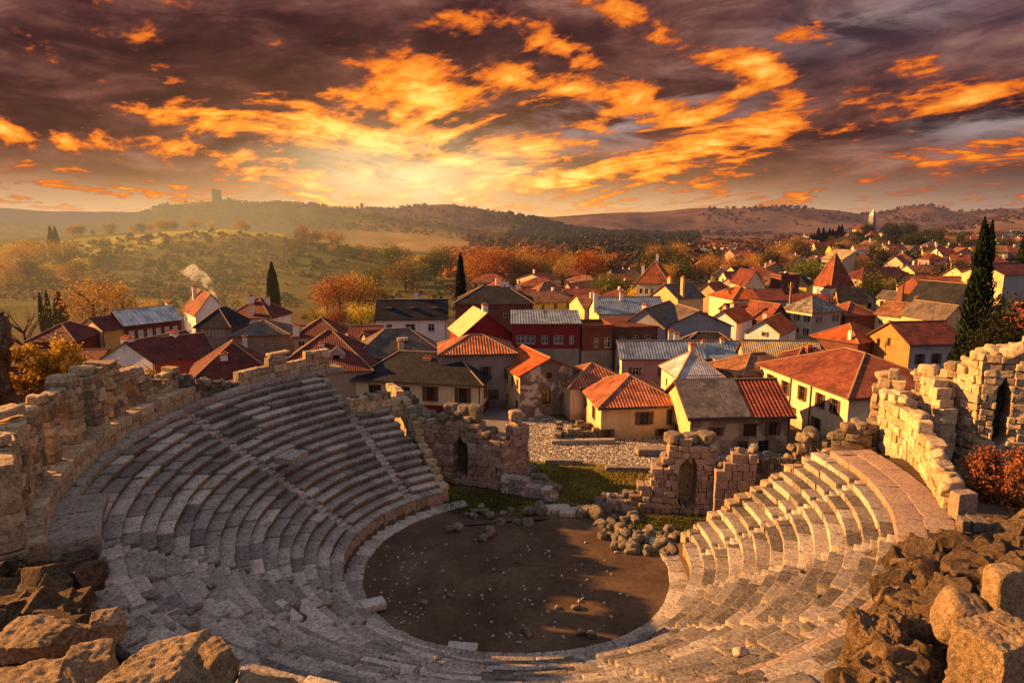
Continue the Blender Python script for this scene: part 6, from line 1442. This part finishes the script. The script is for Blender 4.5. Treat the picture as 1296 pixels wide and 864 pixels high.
# ------------------------------------------------------------------ smoke from the chimney by the orange roof slope
def smoke():
    m = bpy.data.materials.new('chimney_smoke'); m.use_nodes = True; nt = m.node_tree; nt.nodes.clear()
    v = node(nt, 'ShaderNodeVolumePrincipled'); v.inputs['Color'].default_value = (1, .93, .82, 1); v.inputs['Anisotropy'].default_value = .3
    p = pos(nt); n = noise(nt, p, .55, 4, .6).ss(.42, .7)
    lk(nt, n*.42, v.inputs['Density']); v.inputs['Emission Color'].default_value = (1, .82, .55, 1); lk(nt, n*.10, v.inputs['Emission Strength'])
    o = nt.nodes.new('ShaderNodeOutputMaterial'); nt.links.new(v.outputs[0], o.inputs[1])
    path = [(272, 376, .6), (267, 366, 1.0), (261, 357, 1.5), (254, 350, 1.9), (245, 344, 2.3), (236, 338, 2.8)]
    Y = 158.; pts = [PD(u, v_, Y) for u, v_, r in path]; V = []; k = 12
    for (u, v_, r), c in zip(path, pts):
        for i in range(k):
            a = 6.283*i/k; rr = r*.8*(1+.35*RS.normal()*.5); V.append(c+np.array([cos(a)*rr*.9, sin(a)*rr, cos(a)*rr*.6]))
    V += [pts[0], pts[-1]]; nr = len(path)
    Fc = [[m_*k+i, m_*k+(i+1) % k, (m_+1)*k+(i+1) % k, (m_+1)*k+i] for m_ in range(nr-1) for i in range(k)]+[[nr*k, (i+1) % k, i] for i in range(k)]+[[nr*k+1, (nr-1)*k+i, (nr-1)*k+(i+1) % k] for i in range(k)]
    me = mesh_from('smoke_plume', np.array(V), Fc, (m,)); tag(new_obj('smoke_plume', me), 'white smoke plume drifting left from the chimney of the white gabled house', 'smoke')
smoke()
# ------------------------------------------------------------------ camera, sun, sky
cam = bpy.data.cameras.new('camera'); cam.lens = F/1296*36; cam.sensor_width = 36; cam.clip_end = 20000; cam.clip_start = .1
co = bpy.data.objects.new('camera', cam); COL.objects.link(co); co.location = (0, 0, CAMH); co.rotation_euler = (pi/2-PITCH, 0, 0)
scene.camera = co
SUN_AZ, SUN_EL = radians(-77), radians(20.2)          # azimuth from +Y, to the left
sd = np.array([sin(SUN_AZ)*cos(SUN_EL), cos(SUN_AZ)*cos(SUN_EL), sin(SUN_EL)])
sl = bpy.data.lights.new('sun', 'SUN'); sl.energy = 5.0; sl.angle = radians(.6); sl.color = (3.1, 1.42, .38)
so = bpy.data.objects.new('sun', sl); COL.objects.link(so)
import mathutils
so.rotation_euler = mathutils.Vector(sd).to_track_quat('Z', 'Y').to_euler(); so.location = (0, 0, 200)

def build_world():
    w = bpy.data.worlds.new('World'); scene.world = w; w.use_nodes = True; nt = w.node_tree; nt.nodes.clear()
    tc = nt.nodes.new('ShaderNodeTexCoord'); D = tc.outputs['Generated']
    sx = nt.nodes.new('ShaderNodeSeparateXYZ'); lk(nt, D, sx.inputs[0]); x, y, z = (N(nt, sx.outputs[i]) for i in range(3))
    az = x.fn('ARCTAN2', y); el = z.fn('ARCSINE')
    sky = nt.nodes.new('ShaderNodeTexSky'); sky.sky_type = 'NISHITA'; sky.sun_disc = False; sky.sun_elevation = SUN_EL; sky.sun_rotation = SUN_AZ
    # cloud sheet seen in perspective
    k = 1.0/(z.mx(0.0)+.11)
    ca, sa = cos(radians(-28)), sin(radians(-28))
    px, py = x*k, y*k
    qx = px*ca-py*sa; qy = px*sa+py*ca
    def cvec(a, b, c=0.0):
        n = nt.nodes.new('ShaderNodeCombineXYZ')
        for i, v in enumerate((a, b, c)):
            if isinstance(v, N): lk(nt, v, n.inputs[i])
            else: n.inputs[i].default_value = v
        return n.outputs[0]
    def cl(ox, oy, sc=1.0, det=6, rough=.62):
        return noise(nt, cvec((qx+ox)*.95*sc, (qy+oy)*.62*sc), 1.0, det, rough, .45)
    n_a = cl(3.1, 7.7); n_b = cl(3.1-.10, 7.7+.12)                 # second sample a step towards the light
    big = noise(nt, cvec(az*1.7, el*5.2, 4.2), 1.0, 5, .6, .6)
    fine = noise(nt, cvec(az*26.0+el*16.0, el*58.0-az*9.0, 1.0), 1.0, 5, .65, .35)
    mid = noise(nt, cvec(az*6.0+el*9.0, el*23.0-az*3.4, 2.7), 1.0, 7, .6, .6)
    # where the photograph's cloud banks burn: (u, v, half length px, half height px, tilt deg, weight)
    ae = cvec(az, el, 1.0)
    def dot(vec):
        n = nt.nodes.new('ShaderNodeVectorMath'); n.operation = 'DOT_PRODUCT'; lk(nt, ae, n.inputs[0]); n.inputs[1].default_value = vec
        return N(nt, n.outputs['Value'])
    def madd(a_, b_, c_):
        n = nt.nodes.new('ShaderNodeMath'); n.operation = 'MULTIPLY_ADD'
        for i, v in enumerate((a_, b_, c_)):
            if isinstance(v, N): lk(nt, v, n.inputs[i])
            else: n.inputs[i].default_value = v
        return N(nt, n.outputs[0])
    def blob(acc, u, v, a, b, t, wt):
        d = ray(u, v); A = math.atan2(d[0], d[1]); E = math.asin(d[2]/np.linalg.norm(d)); t = radians(t); c_, s_ = cos(t), sin(t)
        p = dot((c_*F/a, s_*F/a, -(A*c_+E*s_)*F/a)); q = dot((-s_*F/b, c_*F/b, (A*s_-E*c_)*F/b))
        g = madd(q, q, p*p)
        n = nt.nodes.new('ShaderNodeMath'); n.operation = 'POWER'; n.inputs[0].default_value = math.exp(-1); lk(nt, g, n.inputs[1])
        return madd(N(nt, n.outputs[0]), wt, acc)
    lit = [(600, 27, 90, 16, 3, 1), (175, 30, 42, 20, -35, .8), (735, 72, 70, 14, -22, 1), (520, 98, 110, 26, -22, 1.1), (690, 108, 110, 18, -14, 1.1),
           (420, 120, 100, 13, 2, 1), (330, 162, 150, 20, -3, 1.1), (880, 52, 120, 24, -24, 1.0), (830, 130, 90, 24, -20, .9), (930, 148, 90, 20, 4, .9), (1160, 90, 90, 24, -30, .85),
           (1215, 120, 110, 14, 0, .8), (590, 185, 130, 24, -6, .8), (900, 190, 220, 12, 10, .8), (700, 228, 190, 14, 3, .7), (1130, 205, 160, 12, 5, .6), (110, 178, 190, 11, -3, .9), (250, 150, 120, 12, 2, .6), (470, 215, 160, 9, 4, .6), (985, 96, 40, 14, -40, .8)]
    L = 0.0
    for b in lit: L = blob(L, *b)
    dark = [(130, 110, 300, 70, -4, 1), (370, 60, 170, 45, 8, .9), (560, 62, 70, 26, -20, .6), (1180, 165, 230, 26, 12, 1.1), (1130, 30, 230, 50, 4, .8), (980, 120, 80, 24, 10, .6), (380, 200, 190, 20, -3, 1.0), (150, 225, 200, 9, -2, .6), (620, 205, 60, 9, 0, .4), (1000, 225, 200, 10, 2, .5), (880, 215, 110, 9, 4, .5), (1220, 235, 160, 14, 3, .7), (560, 8, 60, 14, 0, .4)]
    K = 0.0
    for b in dark: K = blob(K, *b)
    gd = ray(520, 222); gA = math.atan2(gd[0], gd[1]); gE = math.asin(gd[2]/np.linalg.norm(gd))
    gx = (az-gA); gy = (el-gE)
    glow = ((gx*gx*5.0+gy*gy*55.0)*-1).exp()
    core = ((gx*gx*34.0+gy*gy*420.0)*-1).exp()
    gy2 = gy+.20
    th = gx.fn('ARCTAN2', gy2); rad = (gx*gx+gy2*gy2*1.6).fn('SQRT')
    sweep = noise(nt, cvec(th*3.1, rad*13.0, 8.0), 1.0, 7, .6, .8)
    # clear sky behind the clouds
    hor = el.ss(.0, .16)
    base = mixc(nt, hor, (.98, .64, .33), (.44, .22, .14))
    base = mixc(nt, az.ss(-.25, -.7)*.4, base, (.74, .46, .27))
    base = mixc(nt, glow, base, (1.30, .70, .24))
    base = mixc(nt, az.ss(.1, .75), base, mixc(nt, hor, (.47, .27, .20), (.26, .18, .18)))
    ns = nt.nodes.new('ShaderNodeVectorMath'); ns.operation = 'SCALE'; lk(nt, sky.outputs[0], ns.inputs[0]); ns.inputs[3].default_value = .02
    base = mixc(nt, 1.0, base, ns.outputs[0], 'ADD')
    # cloud cover
    cover = (big*.45+mid*.4+n_a*.5+K*.40-L*.12+el.ss(.0, .2)*.24+.13)
    cov = cover.ss(.58, .82)*(el.ss(-.005, .07)*.72+.28)
    tex = (n_a*.55+mid*.45)
    dk = ramp(nt, tex*1.0+fine*.12-K*.05, [(.40, (.022, .008, .012)), (.50, (.068, .023, .025)), (.59, (.17, .064, .052)), (.72, (.42, .20, .15))])
    dk = mixc(nt, (az.ss(.15, .6)*el.ss(.12, .3))*.55, dk, (.10, .075, .105))
    dk = mixc(nt, el.ss(.12, .015)*.55, dk, mixc(nt, az.ss(.1, .7), (.78, .39, .16), (.38, .18, .12)))
    dk = mixc(nt, glow*.16, dk, (1.0, .42, .10))
    col = mixc(nt, cov, base, dk)
    gap = blob(blob(blob(0.0, 790, 150, 110, 26, 4, 1.0), 1260, 160, 70, 18, 0, .8), 1110, 25, 120, 22, 6, .5)
    col = mixc(nt, gap.mn(1.0)*(mid.ss(.38, .62)), col, (.46, .34, .33))
    # burning edges: cloud relief turned to the light
    rel = (n_b-n_a)*3.2
    strk = noise(nt, cvec(az*3.2+el*6.0, el*44.0-az*5.0, 6.0), 1.0, 6, .6, .3)
    low = el.ss(.17, .05)
    ed = (L.mn(1.25)*.36+mid*(.80-low*.25)+sweep*.36+strk*low*.42+rel*1.0+fine*.60+glow*.11-K*.14-.455)*.72+.12
    fade = el.ss(.0, .045)
    g1 = glow.ss(.03, .75)
    hot = ramp(nt, ed.fn('SUBTRACT', g1*-.05), [(.50, (.15, .045, .035)), (.58, (.40, .08, .025)), (.68, (.82, .17, .02)), (.80, (1.0, .31, .03)), (.97, (1.0, .60, .12))])
    hot = mixc(nt, g1, hot, mixc(nt, 1.0, hot, (1.2, 1.4, 1.3), 'MULTIPLY'))
    col = mixc(nt, ed.ss(.50, .68)*fade, col, hot)
    col = mixc(nt, core*(mid.ss(.25, .65)*.5+.25), col, (1.6, 1.15, .55))
    # overhead, outside the picture: broken grey-mauve cloud, the soft light that fills the shadows
    up = el.ss(.36, .75)
    col = mixc(nt, up, col, mixc(nt, n_a.ss(.35, .65), (.33, .35, .47), (.43, .42, .47)))
    beh = (y*-1).ss(-.1, .5)
    col = mixc(nt, beh*(1.0-up), col, mixc(nt, n_a.ss(.35, .65), (.30, .28, .36), (.42, .35, .36)))
    col = mixc(nt, (z*-1).ss(.0, .03), col, (.08, .055, .04))
    bg = node(nt, 'ShaderNodeBackground', i_Color=col, i_Strength=1.0)
    out = nt.nodes.new('ShaderNodeOutputWorld'); nt.links.new(bg.outputs[0], out.inputs[0])
build_world()
scene.world.cycles.sampling_method = 'NONE'
scene.view_settings.view_transform = 'Standard'; scene.view_settings.look = 'None'; scene.view_settings.exposure = 0
scene.cycles.max_bounces = 3; scene.cycles.diffuse_bounces = 2; scene.cycles.transparent_max_bounces = 8; scene.cycles.volume_bounces = 0
